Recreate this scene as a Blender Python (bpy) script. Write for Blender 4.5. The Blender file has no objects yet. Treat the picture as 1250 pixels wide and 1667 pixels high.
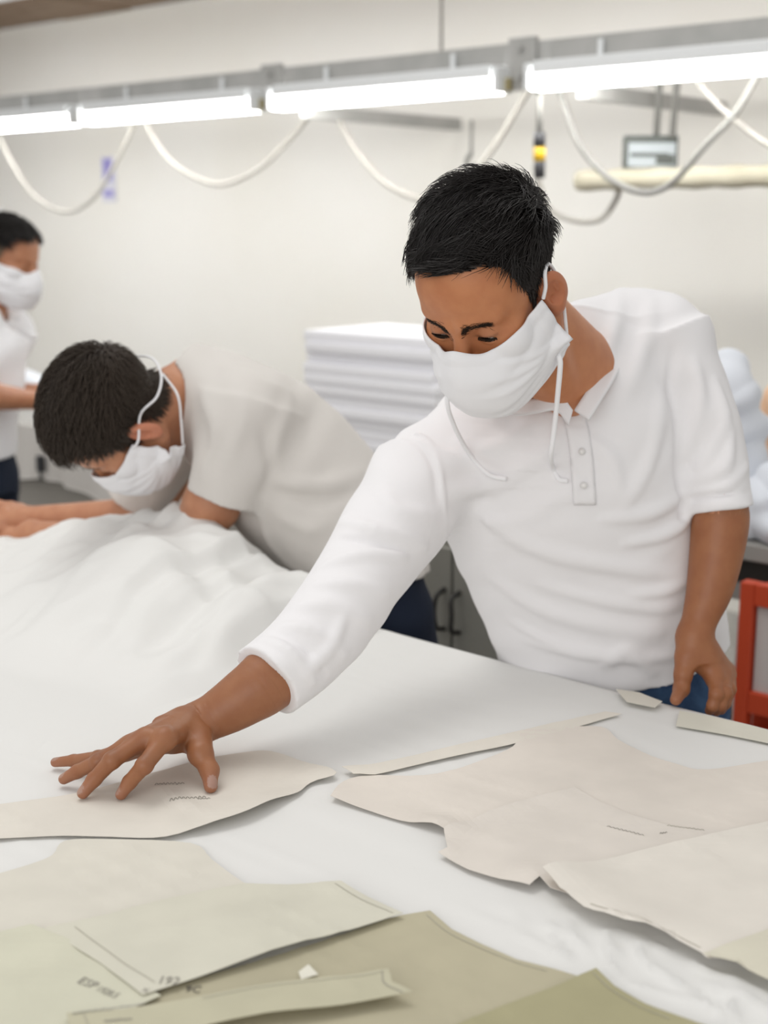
import bpy, bmesh, math, random
import numpy as np
from mathutils import Vector, Matrix
from mathutils.geometry import delaunay_2d_cdt

rng = np.random.default_rng(7)
random.seed(7)

# ------------------------------------------------------------------ camera, light, exposure
F_PX, CXP, CYP, CAM_Z = 2200.0, 625.0, 833.5, 1.55
TABLE = 0.85
PITCH = math.atan2(473.5, F_PX)
SP, CP = math.sin(PITCH), math.cos(PITCH)

scene = bpy.context.scene
col = scene.collection
cam_data = bpy.data.cameras.new('camera')
cam = bpy.data.objects.new('camera', cam_data)
col.objects.link(cam)
cam.location = (0, 0, CAM_Z)
cam.rotation_euler = (math.pi / 2 - PITCH, 0, 0)
cam_data.sensor_fit = 'VERTICAL'
cam_data.sensor_height = 36.0
cam_data.lens = 36.0 * F_PX / 1667.0
cam_data.clip_start = 0.05
cam_data.dof.use_dof = True
cam_data.dof.focus_distance = 1.70
cam_data.dof.aperture_fstop = 3.4
scene.camera = cam

world = bpy.data.worlds.new('world')
scene.world = world
world.use_nodes = True
bg = world.node_tree.nodes['Background']
bg.inputs['Color'].default_value = (1.0, 0.985, 0.96, 1)
bg.inputs['Strength'].default_value = 0.67

def area_light(name, loc, target, sx, sy, power, color=(1, 1, 1)):
    d = bpy.data.lights.new(name, 'AREA')
    d.shape = 'RECTANGLE'; d.size = sx; d.size_y = sy; d.energy = power; d.color = color
    o = bpy.data.objects.new(name, d); col.objects.link(o)
    o.location = loc
    o.rotation_euler = (Vector(target) - Vector(loc)).to_track_quat('-Z', 'Y').to_euler()
    return o
# key light added above the cutting table to give direction; source unseen
area_light('overhead_key', (-0.9, 2.6, 4.2), (0.0, 2.2, 0.85), 2.4, 1.5, 40, (1.0, 0.985, 0.96))
# soft fill added behind the camera to brighten the torso; source unseen
area_light('frontal_fill', (-1.6, -2.6, 2.5), (0.2, 2.0, 1.1), 3.4, 1.8, 62, (1.0, 0.985, 0.97))

vs = scene.view_settings
vs.view_transform = 'Standard'
vs.look = 'None'
vs.gamma = 1.0
vs.use_curve_mapping = False
vs.exposure = 0.0

# ------------------------------------------------------------------ photograph geometry -> world
def ray(px, py):
    x = (px - CXP) / F_PX; y = -(py - CYP) / F_PX
    return np.array([x, CP + y * SP, -SP + y * CP])
CAM = np.array([0, 0, CAM_Z])
def P(px, py, d):
    return CAM + ray(px, py) * d
def PZ(px, py, z=TABLE):
    r = ray(px, py)
    return CAM + r * ((z - CAM_Z) / r[2])
def proj(w):
    w = np.asarray(w, float) - CAM
    d = w[..., 1] * CP - w[..., 2] * SP
    u = w[..., 1] * SP + w[..., 2] * CP
    return CXP + F_PX * w[..., 0] / d, CYP - F_PX * u / d, d
# directions along (U, to the far left) and across (V, away) the tables, rail and wall
UD = np.array([-0.7513, 0.6600, 0.0])
VD = np.array([0.6600, 0.7513, 0.0])
def PV(px, py, v):            # where a sight line meets the upright plane at distance v across the room
    r = ray(px, py)
    return CAM + r * (v / (r @ VD))
def uvz(u, v, z):
    return UD * u + VD * v + np.array([0, 0, z])

# ------------------------------------------------------------------ materials
def mat(name, color, rough=0.6, metal=0.0, emit=None, emit_str=0.0, bump=None, sss=0.0, sss_col=None, attr=None,
        noise=None, spec=0.5, transl=0.0, sheen=0.0):
    m = bpy.data.materials.new(name); m.use_nodes = True
    nt = m.node_tree; b = nt.nodes['Principled BSDF']
    b.inputs['Base Color'].default_value = (*color, 1)
    b.inputs['Roughness'].default_value = rough
    b.inputs['Metallic'].default_value = metal
    b.inputs['Specular IOR Level'].default_value = spec
    if sheen: b.inputs['Sheen Weight'].default_value = sheen
    if emit:
        b.inputs['Emission Color'].default_value = (*emit, 1); b.inputs['Emission Strength'].default_value = emit_str
    if sss:
        b.inputs['Subsurface Weight'].default_value = sss
        b.inputs['Subsurface Radius'].default_value = sss_col or (1, .35, .15)
        b.inputs['Subsurface Scale'].default_value = 0.006
    tc = nt.nodes.new('ShaderNodeTexCoord')
    src = None
    if attr:
        a = nt.nodes.new('ShaderNodeVertexColor'); a.layer_name = attr
        src = a.outputs['Color']
    if noise:                                   # (scale, second colour, detail)
        n = nt.nodes.new('ShaderNodeTexNoise'); n.inputs['Scale'].default_value = noise[0]
        n.inputs['Detail'].default_value = noise[2] if len(noise) > 2 else 4
        nt.links.new(tc.outputs['Object'], n.inputs['Vector'])
        mx = nt.nodes.new('ShaderNodeMix'); mx.data_type = 'RGBA'
        rp = nt.nodes.new('ShaderNodeValToRGB'); rp.color_ramp.elements[0].position = .35; rp.color_ramp.elements[1].position = .65
        nt.links.new(n.outputs['Fac'], rp.inputs['Fac'])
        nt.links.new(rp.outputs['Color'], mx.inputs['Factor'])
        if src: 
            nt.links.new(src, mx.inputs['A'])
            mul = nt.nodes.new('ShaderNodeMix'); mul.data_type = 'RGBA'; mul.blend_type = 'MULTIPLY'
            mul.inputs['Factor'].default_value = 1
            nt.links.new(src, mul.inputs['A']); mul.inputs['B'].default_value = (*noise[1], 1)
            nt.links.new(mul.outputs['Result'], mx.inputs['B'])
        else:
            mx.inputs['A'].default_value = (*color, 1); mx.inputs['B'].default_value = (*noise[1], 1)
        src = mx.outputs['Result']
    if src: nt.links.new(src, b.inputs['Base Color'])
    if bump:                                    # list of (scale, strength, distance)
        prev = None
        for sc, st, di in bump:
            n = nt.nodes.new('ShaderNodeTexNoise'); n.inputs['Scale'].default_value = sc; n.inputs['Detail'].default_value = 5
            nt.links.new(tc.outputs['Object'], n.inputs['Vector'])
            bp = nt.nodes.new('ShaderNodeBump'); bp.inputs['Strength'].default_value = st; bp.inputs['Distance'].default_value = di
            nt.links.new(n.outputs['Fac'], bp.inputs['Height'])
            if prev: nt.links.new(prev, bp.inputs['Normal'])
            prev = bp.outputs['Normal']
        nt.links.new(prev, b.inputs['Normal'])
    if transl:
        t = nt.nodes.new('ShaderNodeBsdfTranslucent'); t.inputs['Color'].default_value = (*color, 1)
        ms = nt.nodes.new('ShaderNodeMixShader'); ms.inputs['Fac'].default_value = transl
        out = nt.nodes['Material Output']
        nt.links.new(b.outputs['BSDF'], ms.inputs[1]); nt.links.new(t.outputs['BSDF'], ms.inputs[2])
        nt.links.new(ms.outputs['Shader'], out.inputs['Surface'])
    return m

M = {}
M['skin'] = mat('skin', (.4, .19, .1), .48, sss=.12, attr='Col', bump=[(420, .10, .001), (60, .06, .002)], noise=(38, (.90, .84, .82), 3))
M['hair_black'] = mat('hair_black', (.012, .009, .008), .42, spec=.45)
M['brow'] = mat('brow', (.03, .019, .013), .6, spec=.2)
M['hair_brown'] = mat('hair_brown', (.048, .034, .024), .5, spec=.4)
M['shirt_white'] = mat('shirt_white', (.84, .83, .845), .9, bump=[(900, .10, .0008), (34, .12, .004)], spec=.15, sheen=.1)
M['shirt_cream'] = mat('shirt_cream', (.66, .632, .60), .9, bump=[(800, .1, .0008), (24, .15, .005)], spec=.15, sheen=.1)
M['mask_white'] = mat('mask_white', (.86, .86, .885), .9, bump=[(1100, .12, .0008), (60, .08, .002)], spec=.1)
M['cord_white'] = mat('cord_white', (.88, .88, .9), .9, bump=[(1200, .3, .0008)], spec=.1)
M['denim'] = mat('denim', (.020, .045, .105), .85, noise=(30, (.05, .10, .19)), bump=[(700, .2, .001)], spec=.2)
M['denim_dark'] = mat('denim_dark', (.012, .018, .035), .85, bump=[(700, .2, .001)], spec=.2)
M['leather_black'] = mat('leather_black', (.012, .012, .012), .5)
M['button'] = mat('button', (.8, .79, .78), .35)
M['eye_white'] = mat('eye_white', (.55, .5, .46), .25)
M['iris'] = mat('iris', (.015, .009, .006), .12)
M['cloth'] = mat('cloth', (.775, .772, .755), .95, bump=[(1100, .08, .0006), (26, .10, .004)], spec=.1)
M['pile'] = mat('pile', (.775, .772, .755), .95, bump=[(900, .1, .0008), (20, .12, .006)], spec=.1)
M['wall'] = mat('wall', (.86, .84, .79), .85, bump=[(9, .05, .01), (220, .06, .001)], noise=(1.1, (.885, .87, .835), 3), spec=.2)
M['floor'] = mat('floor', (.30, .29, .27), .6, noise=(5, (.36, .35, .33)))
M['roof_wood'] = mat('roof_wood', (.21, .135, .085), .75, noise=(7, (.27, .19, .13)))
M['steel_grey'] = mat('steel_grey', (.40, .40, .385), .5, .15, noise=(8, (.46, .455, .44)))
M['lamp_white'] = mat('lamp_white', (.82, .84, .85), .4)
M['tube'] = mat('tube', (.9, .95, 1), .4, emit=(1, .985, .94), emit_str=22.5)
M['brass'] = mat('brass', (.42, .36, .2), .4, .4)
M['cable'] = mat('cable', (.40, .38, .345), .6)
M['cable_dark'] = mat('cable_dark', (.24, .235, .22), .6)
M['black'] = mat('black', (.03, .03, .035), .45)
M['yellow'] = mat('yellow', (.80, .50, .02), .45)
M['sign_paper'] = mat('sign_paper', (.72, .72, .80), .8)
M['sign_blue'] = mat('sign_blue', (.30, .27, .62), .8)
M['card_roll'] = mat('card_roll', (.47, .43, .32), .8, noise=(6, (.53, .50, .40)))
M['screen_grey'] = mat('screen_grey', (.46, .50, .52), .35)
M['screen_dark'] = mat('screen_dark', (.10, .11, .10), .4)
M['cabinet'] = mat('cabinet', (.27, .265, .235), .5, noise=(4, (.29, .285, .255)))
M['table_board'] = mat('table_board', (.55, .53, .48), .6)
M['bench_grey'] = mat('bench_grey', (.33, .32, .30), .55)
M['bench_dark'] = mat('bench_dark', (.035, .033, .03), .6)
M['orange'] = mat('orange', (.56, .062, .018), .5)
M['panel_white'] = mat('panel_white', (.62, .57, .55), .6)
M['lavender_cloth'] = mat('lavender_cloth', (.90, .90, .935), .95, bump=[(30, .1, .004)], spec=.1)
M['blue_white_cloth'] = mat('blue_white_cloth', (.76, .79, .85), .95, bump=[(30, .1, .004)], spec=.1)
M['peach_cloth'] = mat('peach_cloth', (.80, .52, .34), .9)
M['grey_cloth'] = mat('grey_cloth', (.36, .34, .31), .9, bump=[(20, .2, .01)])
M['ink'] = mat('ink', (.10, .09, .085), .8)
M['ink_faint'] = mat('ink_faint', (.30, .285, .25), .8)
M['pencil'] = mat('pencil', (.44, .42, .35), .8)

# ------------------------------------------------------------------ object helpers
def tag(o, label=None, cat=None, group=None, kind=None):
    if label: o['label'] = label
    if cat: o['category'] = cat
    if group: o['group'] = group
    if kind: o['kind'] = kind
    return o
def empty(name, loc):
    o = bpy.data.objects.new(name, None); col.objects.link(o)
    o.location = loc; o.empty_display_size = .05
    return o
def mesh_obj(name, verts, faces, material, parent=None, smooth=True):
    me = bpy.data.meshes.new(name)
    verts = np.asarray(verts, np.float32)
    fa = np.asarray(faces) if not isinstance(faces, list) else None
    if fa is not None and fa.ndim == 2:
        n, k = fa.shape
        me.vertices.add(len(verts)); me.vertices.foreach_set('co', verts.ravel())
        me.loops.add(n * k); me.loops.foreach_set('vertex_index', fa.astype(np.int32).ravel())
        me.polygons.add(n)
        me.polygons.foreach_set('loop_start', np.arange(0, n * k, k, dtype=np.int32))
        me.update(calc_edges=True); me.validate()
    else:
        me.from_pydata([tuple(v) for v in verts.tolist()], [], faces)
        me.update()
    if smooth: me.polygons.foreach_set('use_smooth', np.ones(len(me.polygons), bool))
    for m in (material if isinstance(material, (list, tuple)) else [material]): me.materials.append(M[m])
    o = bpy.data.objects.new(name, me); col.objects.link(o)
    if parent is not None:
        o.parent = parent
        base = parent
        off = np.array(parent.location)
        while base.parent is not None:
            base = base.parent; off = off + np.array(base.location)
        o.location = Vector(-off)           # vertices are given in world space
    return o

class MB:
    """collects shapes into one mesh"""
    def __init__(s): s.v = []; s.f = []
    def add(s, v, f):
        b = len(s.v); s.v += [tuple(map(float, p)) for p in v]; s.f += [tuple(b + i for i in q) for q in f]
    def box(s, c, ax, ay, az, bev=0.0):
        c, ax, ay, az = (np.asarray(q, float) for q in (c, ax, ay, az))
        if bev <= 0:
            v = [c + i * ax + j * ay + k * az for k in (-1, 1) for j in (-1, 1) for i in (-1, 1)]
            s.add(v, [(0, 2, 3, 1), (4, 5, 7, 6), (0, 1, 5, 4), (2, 6, 7, 3), (0, 4, 6, 2), (1, 3, 7, 5)])
            return
        bm = bmesh.new(); bmesh.ops.create_cube(bm, size=2)
        la, lb, lc = (np.linalg.norm(q) for q in (ax, ay, az))
        for v in bm.verts: v.co = Vector((v.co.x * la, v.co.y * lb, v.co.z * lc))
        bmesh.ops.bevel(bm, geom=bm.edges[:], offset=min(bev, .9 * min(la, lb, lc)), segments=2, affect='EDGES', profile=.5)
        bm.verts.index_update()
        v = [c + q.co.x * ax / la + q.co.y * ay / lb + q.co.z * az / lc for q in bm.verts]
        f = [tuple(q.index for q in p.verts) for p in bm.faces]
        bm.free(); s.add(v, f)
    def tube(s, pts, r, n=8, caps=True):
        pts = np.asarray(pts, float); m = len(pts)
        rr = np.broadcast_to(np.asarray(r, float), (m,))
        t = np.gradient(pts, axis=0); t /= np.linalg.norm(t, axis=1)[:, None] + 1e-12
        a = np.array([0, 0, 1.0]) if abs(t[0][2]) < .9 else np.array([1.0, 0, 0])
        v = []
        for i in range(m):
            x = np.cross(t[i], a); x /= np.linalg.norm(x) + 1e-12; y = np.cross(t[i], x); a = -y if False else np.cross(x, t[i])
            for k in range(n):
                th = 2 * math.pi * k / n
                v.append(pts[i] + rr[i] * (math.cos(th) * x + math.sin(th) * y))
        f = [(i * n + k, i * n + (k + 1) % n, (i + 1) * n + (k + 1) % n, (i + 1) * n + k) for i in range(m - 1) for k in range(n)]
        if caps: f += [tuple(range(n))[::-1], tuple((m - 1) * n + k for k in range(n))]
        s.add(v, f)
    def build(s, name, material, parent=None, smooth=False):
        return mesh_obj(name, np.array(s.v), list(s.f), material, parent, smooth)

def catmull(pts, n=8):
    pts = np.asarray(pts, float)
    p = np.vstack([2 * pts[0] - pts[1], pts, 2 * pts[-1] - pts[-2]])
    out = []
    for i in range(1, len(p) - 2):
        for k in range(n):
            t = k / n
            out.append(.5 * ((2 * p[i]) + (-p[i - 1] + p[i + 1]) * t + (2 * p[i - 1] - 5 * p[i] + 4 * p[i + 1] - p[i + 2]) * t * t
                             + (-p[i - 1] + 3 * p[i] - 3 * p[i + 1] + p[i + 2]) * t ** 3))
    out.append(p[-2])
    return np.array(out)
def unit(v):
    v = np.asarray(v, float); return v / (np.linalg.norm(v) + 1e-12)

# ------------------------------------------------------------------ smooth solid modelling (distance fields -> quad mesh)
def smin(a, b, k):
    h = np.clip(.5 + .5 * (b - a) / k, 0, 1)
    return b + (a - b) * h - k * h * (1 - h)
def smax(a, b, k): return -smin(-a, -b, k)
def rcone(p, a, b, ra, rb):
    a = np.asarray(a, float); b = np.asarray(b, float); ba = b - a
    t = np.clip(((p - a) @ ba) / (ba @ ba), 0, 1)
    return np.linalg.norm(p - a - t[:, None] * ba, axis=1) - (ra + (rb - ra) * t)
def ball(p, c, r): return np.linalg.norm(p - np.asarray(c, float), axis=1) - r
def ellip(p, c, r, R=None):
    q = p - np.asarray(c, float)
    if R is not None: q = q @ np.asarray(R)          # columns of R are the local axes
    r = np.asarray(r, float)
    k0 = np.linalg.norm(q / r, axis=1); k1 = np.linalg.norm(q / (r * r), axis=1)
    return k0 * (k0 - 1) / (k1 + 1e-9)
def bounded(fn, lo, hi, p, pad=.05):
    """exact inside a box, a safe lower bound of the distance outside it"""
    g = np.maximum(np.maximum(lo - p, p - hi), 0)
    far = g.any(1)
    out = np.linalg.norm(g, axis=1) + pad
    k = np.where(~far)[0]
    if len(k): out[k] = fn(p[k])
    return out
class Loft:
    """a tube of elliptical sections: rows of (centre, width axis, half width, half depth)"""
    def __init__(s, rows, n=6, power=2.0):
        c = np.array([r[0] for r in rows], float); w = np.array([unit(r[1]) for r in rows])
        ab = np.array([[r[2], r[3]] for r in rows], float)
        s.c = catmull(c, n); s.w = catmull(w, n); s.ab = catmull(ab, n); s.pw = power
        t = np.gradient(s.c, axis=0); s.t = t / np.linalg.norm(t, axis=1)[:, None]
        w = s.w - (s.w * s.t).sum(1)[:, None] * s.t; s.w = w / np.linalg.norm(w, axis=1)[:, None]
        s.d = np.cross(s.t, s.w)
        r = s.ab.max(); s.lo = s.c.min(0) - r - .06; s.hi = s.c.max(0) + r + .06
    def __call__(s, p): return bounded(s.full, s.lo, s.hi, p)
    def full(s, p):
        n = len(s.c)
        # nearest section first, then refine between neighbouring planes
        best = np.full(len(p), 1e9); idx = np.zeros(len(p), int)
        for i in range(n):
            dd = ((p - s.c[i]) ** 2).sum(1)
            m = dd < best; best[m] = dd[m]; idx[m] = i
        ds = ((p - s.c[idx]) * s.t[idx]).sum(1)
        j = np.clip(idx + np.where(ds >= 0, 1, -1), 0, n - 1)
        seg = np.linalg.norm(s.c[j] - s.c[idx], axis=1) + 1e-9
        f = np.clip(np.abs(ds) / seg, 0, 1)[:, None]
        c = s.c[idx] * (1 - f) + s.c[j] * f; w = s.w[idx] * (1 - f) + s.w[j] * f; d = s.d[idx] * (1 - f) + s.d[j] * f
        ab = s.ab[idx] * (1 - f) + s.ab[j] * f
        q = p - c
        x = (q * w).sum(1); y = (q * d).sum(1)
        a, b = ab[:, 0], ab[:, 1]
        k0 = np.sqrt((x / a) ** 2 + (y / b) ** 2) + 1e-6; k1 = np.sqrt((x / a ** 2) ** 2 + (y / b ** 2) ** 2) + 1e-6
        if s.pw != 2.0:
            e = s.pw
            k0 = (np.abs(x / a) ** e + np.abs(y / b) ** e) ** (1 / e) + 1e-6
        side = k0 * (k0 - 1) / k1
        side = np.where(k0 < .2, -np.minimum(a, b) * .8, side)
        t0 = -((p - s.c[0]) @ s.t[0]); t1 = (p - s.c[-1]) @ s.t[-1]
        return np.maximum(side, np.maximum(np.where(idx == 0, t0, -1), np.where(idx == n - 1, t1, -1)))
def circ(rows, n=6):
    """loft of round sections from rows (centre, radius[, flat factor, width axis])"""
    t = np.abs(unit(np.asarray(rows[-1][0]) - np.asarray(rows[0][0])))
    w = np.eye(3)[int(np.argmin(t))]
    return Loft([(r[0], w, r[1], r[1]) for r in rows], n)

def fold_field(lines):
    """raised (or sunk) creases: rows of (polyline, width, height)"""
    segs = []
    for pts, w, h in lines:
        pts = catmull(np.array(pts), 4)
        n = len(pts)
        wt = np.sin(np.linspace(.12, math.pi - .12, n)) ** .7
        segs.append((pts, wt, w, h))
    def f(p):
        out = np.zeros(len(p))
        for pts, wt, w, h in segs:
            lo = pts.min(0) - 3 * w; hi = pts.max(0) + 3 * w
            m = np.where(((p > lo) & (p < hi)).all(1))[0]
            if not len(m): continue
            q = p[m]; best = np.full(len(m), 1e9); tw = np.zeros(len(m))
            for i in range(len(pts) - 1):
                a = pts[i]; ba = pts[i + 1] - a
                t = np.clip(((q - a) @ ba) / (ba @ ba + 1e-12), 0, 1)
                dd = ((q - a - t[:, None] * ba) ** 2).sum(1)
                k = dd < best; best[k] = dd[k]; tw[k] = (wt[i] + (wt[i + 1] - wt[i]) * t)[k]
            out[m] += h * tw * np.exp(-best / (w * w))
        return out
    return f

def grad(fn, p, e=8e-4):
    k = np.array([[1, -1, -1], [-1, -1, 1], [-1, 1, -1], [1, 1, 1]], float)
    g = sum(kk[None] * fn(p + kk * e)[:, None] for kk in k)
    return g / (np.linalg.norm(g, axis=1)[:, None] + 1e-12)

def solid(fn, lo, hi, h, newton=1, B=5, margin=1.5):
    lo = np.asarray(lo, float); hi = np.asarray(hi, float)
    nb = np.ceil((hi - lo) / (h * B)).astype(int) + 1
    g = np.stack(np.meshgrid(*[np.arange(n) for n in nb], indexing='ij'), -1).reshape(-1, 3)
    ctr = lo + (g + .5) * h * B
    d = fn(ctr)
    keep = g[np.abs(d) < h * B * .87 * margin + 2 * h]
    NC = nb * B
    loc = np.stack(np.meshgrid(*[np.arange(B + 1)] * 3, indexing='ij'), -1).reshape(-1, 3)
    vals = np.empty((len(keep), (B + 1) ** 3), np.float32)
    step = max(1, 400000 // len(loc))
    for i in range(0, len(keep), step):
        kb = keep[i:i + step]
        pts = lo + ((kb[:, None] * B + loc[None]) * h)
        vals[i:i + step] = fn(pts.reshape(-1, 3)).reshape(len(kb), -1)
    V = vals.reshape(-1, B + 1, B + 1, B + 1)
    ins = V < 0
    cs = [ins[:, i:B + i, j:B + j, k:B + k] for i in (0, 1) for j in (0, 1) for k in (0, 1)]
    cnt = sum(c.astype(np.int8) for c in cs)
    act = (cnt > 0) & (cnt < 8)
    bi, ci, cj, ck = np.where(act)
    gi = keep[bi] * B + np.stack([ci, cj, ck], 1)
    cid = (gi[:, 0] * NC[1] + gi[:, 1]) * NC[2] + gi[:, 2]
    acc = np.zeros((len(bi), 3)); num = np.zeros(len(bi))
    corner = [(i, j, k) for i in (0, 1) for j in (0, 1) for k in (0, 1)]
    cv = {c: V[bi, ci + c[0], cj + c[1], ck + c[2]] for c in corner}
    for a in corner:
        for ax in range(3):
            if a[ax]: continue
            b = list(a); b[ax] = 1; b = tuple(b)
            va, vb = cv[a], cv[b]
            m = (va < 0) != (vb < 0)
            t = np.where(m, va / np.where(m, va - vb, 1), 0)
            q = np.array(a, float)[None] + np.zeros((len(bi), 3)); q[:, ax] = t
            acc += q * m[:, None]; num += m
    vert = lo + (gi + acc / num[:, None]) * h
    order = np.argsort(cid); scid = cid[order]
    def find(k):
        j = np.searchsorted(scid, k); j = np.clip(j, 0, len(scid) - 1)
        return np.where(scid[j] == k, order[j], -1)
    quads = []
    for ax in range(3):
        sl0 = [slice(None), slice(0, B), slice(0, B), slice(0, B)]; sl1 = list(sl0); sl1[ax + 1] = slice(1, B + 1)
        s0 = ins[tuple(sl0)]; s1 = ins[tuple(sl1)]
        b, x, y, z = np.where(s0 != s1)
        flip = s0[b, x, y, z]
        e = keep[b] * B + np.stack([x, y, z], 1)
        o1, o2 = [(1, 2), (2, 0), (0, 1)][ax]
        ids = []
        for da, db in ((0, 0), (-1, 0), (-1, -1), (0, -1)):
            q = e.copy(); q[:, o1] += da; q[:, o2] += db
            ids.append(find((q[:, 0] * NC[1] + q[:, 1]) * NC[2] + q[:, 2]))
        q = np.stack(ids, 1)
        ok = (q >= 0).all(1)
        q = q[ok]; fl = flip[ok]
        q[~fl] = q[~fl][:, ::-1]
        quads.append(q)
    quads = np.vstack(quads)
    for _ in range(newton):
        dv = fn(vert); n = grad(fn, vert)
        vert = vert - n * np.clip(dv, -h, h)[:, None]
    return vert, quads
def trace(fn, px, py, d0=1.2, d1=3.6):
    """first point of a solid met by a sight line"""
    r = ray(px, py); t = np.linspace(d0, d1, 500)
    pts = CAM + r * t[:, None]
    d = fn(pts); k = np.where(d < 0)[0]
    if not len(k):
        k = int(np.argmin(d)); return pts[k]
    k = k[0]
    return pts[k]
def paint(o, verts, colour):
    ca = o.data.color_attributes.new('Col', 'FLOAT_COLOR', 'POINT')
    c = np.ones((len(o.data.vertices), 4), np.float32); c[:, :3] = colour
    ca.data.foreach_set('color', c.ravel())

# ------------------------------------------------------------------ the room
def noise2(x, y, seed=0):
    """smooth value noise in 0..1"""
    xi = np.floor(x).astype(np.int64); yi = np.floor(y).astype(np.int64)
    fx = x - xi; fy = y - yi
    fx = fx * fx * (3 - 2 * fx); fy = fy * fy * (3 - 2 * fy)
    def hsh(a, b):
        n = (a * 374761393 + b * 668265263 + seed * 974711) & 0x7fffffff
        n = ((n ^ (n >> 13)) * 1274126177) & 0x7fffffff
        return ((n ^ (n >> 16)) & 0xffff) / 65535.0
    return (hsh(xi, yi) * (1 - fx) + hsh(xi + 1, yi) * fx) * (1 - fy) + (hsh(xi, yi + 1) * (1 - fx) + hsh(xi + 1, yi + 1) * fx) * fy
def ridge2(x, y, seed=0):
    return 1 - np.abs(2 * noise2(x, y, seed) - 1)

WALL_V = 4.9
m = MB(); m.box((-4, 6, -.05), (16, 0, 0), (0, 14, 0), (0, 0, .05)); tag(m.build('floor', 'floor'), kind='structure')
wall_top = PV(0, 52, WALL_V)[2]
m = MB(); m.box(uvz(7, WALL_V + .1, wall_top / 2), UD * 14, VD * .1, (0, 0, wall_top / 2)); tag(m.build('wall_back', 'wall'), kind='structure')
# brown boarded roof edge above the back wall
ce = empty('ceiling', uvz(0, WALL_V, wall_top)); tag(ce, kind='structure')
for i in range(24):
    m = MB(); u = .2 + i * .62
    m.box(uvz(u, WALL_V - .25, wall_top + .022 + .006 * (i % 2)), UD * .300, VD * .24, (0, 0, .02), .004)
    m.build('board', 'roof_wood', ce)
m = MB(); m.box(uvz(8, WALL_V - .02, wall_top - .006), UD * 8, VD * .012, (0, 0, .006)); m.build('edge_strip', 'wall', ce)

# ------------------------------------------------------------------ cutting table, white sheet
V0, V1 = 0.42, 1.70
U0, U1 = -0.35, 3.4
tb = empty('cutting_table', uvz((U0 + U1) / 2, (V0 + V1) / 2, 0))
m = MB(); m.box(uvz((U0 + U1) / 2, (V0 + V1) / 2, TABLE - .024), UD * (U1 - U0) / 2, VD * (V1 - V0) / 2, (0, 0, .02), .003); m.build('tabletop', 'table_board', tb)
for u in (U0 + .1, 1.5, U1 - .1):
    for v in (V0 + .08, V1 - .12):
        m = MB(); m.box(uvz(u, v, (TABLE - .044) / 2), UD * .03, VD * .03, (0, 0, (TABLE - .044) / 2), .003); m.build('leg', 'steel_grey', tb)
m = MB(); m.box(uvz((U0 + U1) / 2, V1 - .12, TABLE - .09), UD * (U1 - U0 - .2) / 2, VD * .015, (0, 0, .04)); m.build('apron', 'steel_grey', tb)
tag(tb, 'long cutting table under a white sheet that fills the foreground', 'table')

CALM = [[PZ(a, b)[:2] for a, b in q] for q in (
    [(640, 1712), (780, 1652), (880, 1615), (970, 1583), (1000, 1608), (1050, 1634), (1105, 1655), (1200, 1690), (1150, 1780), (760, 1800)],
    [(230, 1622), (650, 1490), (700, 1483), (785, 1538), (900, 1578), (940, 1590), (1000, 1640), (900, 1760), (200, 1740)],
    [(882, 1437), (1250, 1340), (1500, 1420), (1250, 1560), (1150, 1566), (1050, 1524), (950, 1490)],
    [(1143, 1563), (1250, 1514), (1380, 1470), (1450, 1640), (1320, 1640), (1250, 1599)])]
def in_poly(px, py, poly):
    c = np.zeros(px.shape, bool); j = len(poly) - 1
    for i in range(len(poly)):
        xi, yi = poly[i]; xj, yj = poly[j]
        c ^= ((yi > py) != (yj > py)) & (px < (xj - xi) * (py - yi) / (yj - yi + 1e-12) + xi); j = i
    return c
def sheet_z(x, y):
    """height of the sheet over the table top, in world x, y"""
    u = x * UD[0] + y * UD[1]; v = x * VD[0] + y * VD[1]
    base = .0012 * np.sin(u * 9 + 3 * noise2(u * 4, v * 4, 1)) * noise2(u * 5, v * 5, 2)
    # crumpled stretch at the near right
    w = np.exp(-((((x - .245) + .55 * (y - 1.155)) / .085) ** 4 + ((y - 1.14) / .13) ** 4))
    near = w > .01
    if near.any():
        xs, ys = x[near], y[near]; s = np.zeros(len(xs))
        for dx, dy in [(.009 * i, .009 * j) for i in (-1, 0, 1) for j in (-1, 0, 1)]:
            hit = np.zeros(len(xs), bool)
            for pl in CALM: hit |= in_poly(xs + dx, ys + dy, pl)
            s += hit / 9.
        w = w.copy(); w[near] = w[near] * (1 - s) ** 2
    q = u + .12 * noise2(u * 9, v * 9, 5)
    cr = (ridge2(q * 24, v * 10 + 4 * u, 3) ** 4) * .0095 + (ridge2(u * 34 + 6 * noise2(u * 12, v * 12, 6), v * 30, 4) ** 4) * .0075
    # long soft pull lines across the middle
    ln = .0011 * ridge2(v * 30 + 4 * noise2(u * 3, v * 3, 9), u * 3, 8) ** 2
    return np.maximum(base + w * cr + ln * (1 - w), -.001)
gu = np.arange(U0, U1 + .001, .0075); gv = np.r_[np.arange(V0 - .10, V0, .01), np.arange(V0, V1 + .004, .0075)]
uu, vv = np.meshgrid(gu, gv, indexing='ij')
x = uu * UD[0] + np.clip(vv, V0 - .004, V1 + .006) * VD[0]; y = uu * UD[1] + np.clip(vv, V0 - .004, V1 + .006) * VD[1]
z = TABLE + sheet_z(x, y)
z = np.where(vv < V0, TABLE - (V0 - vv), z)
top = np.stack([x, y, z], -1)
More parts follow.
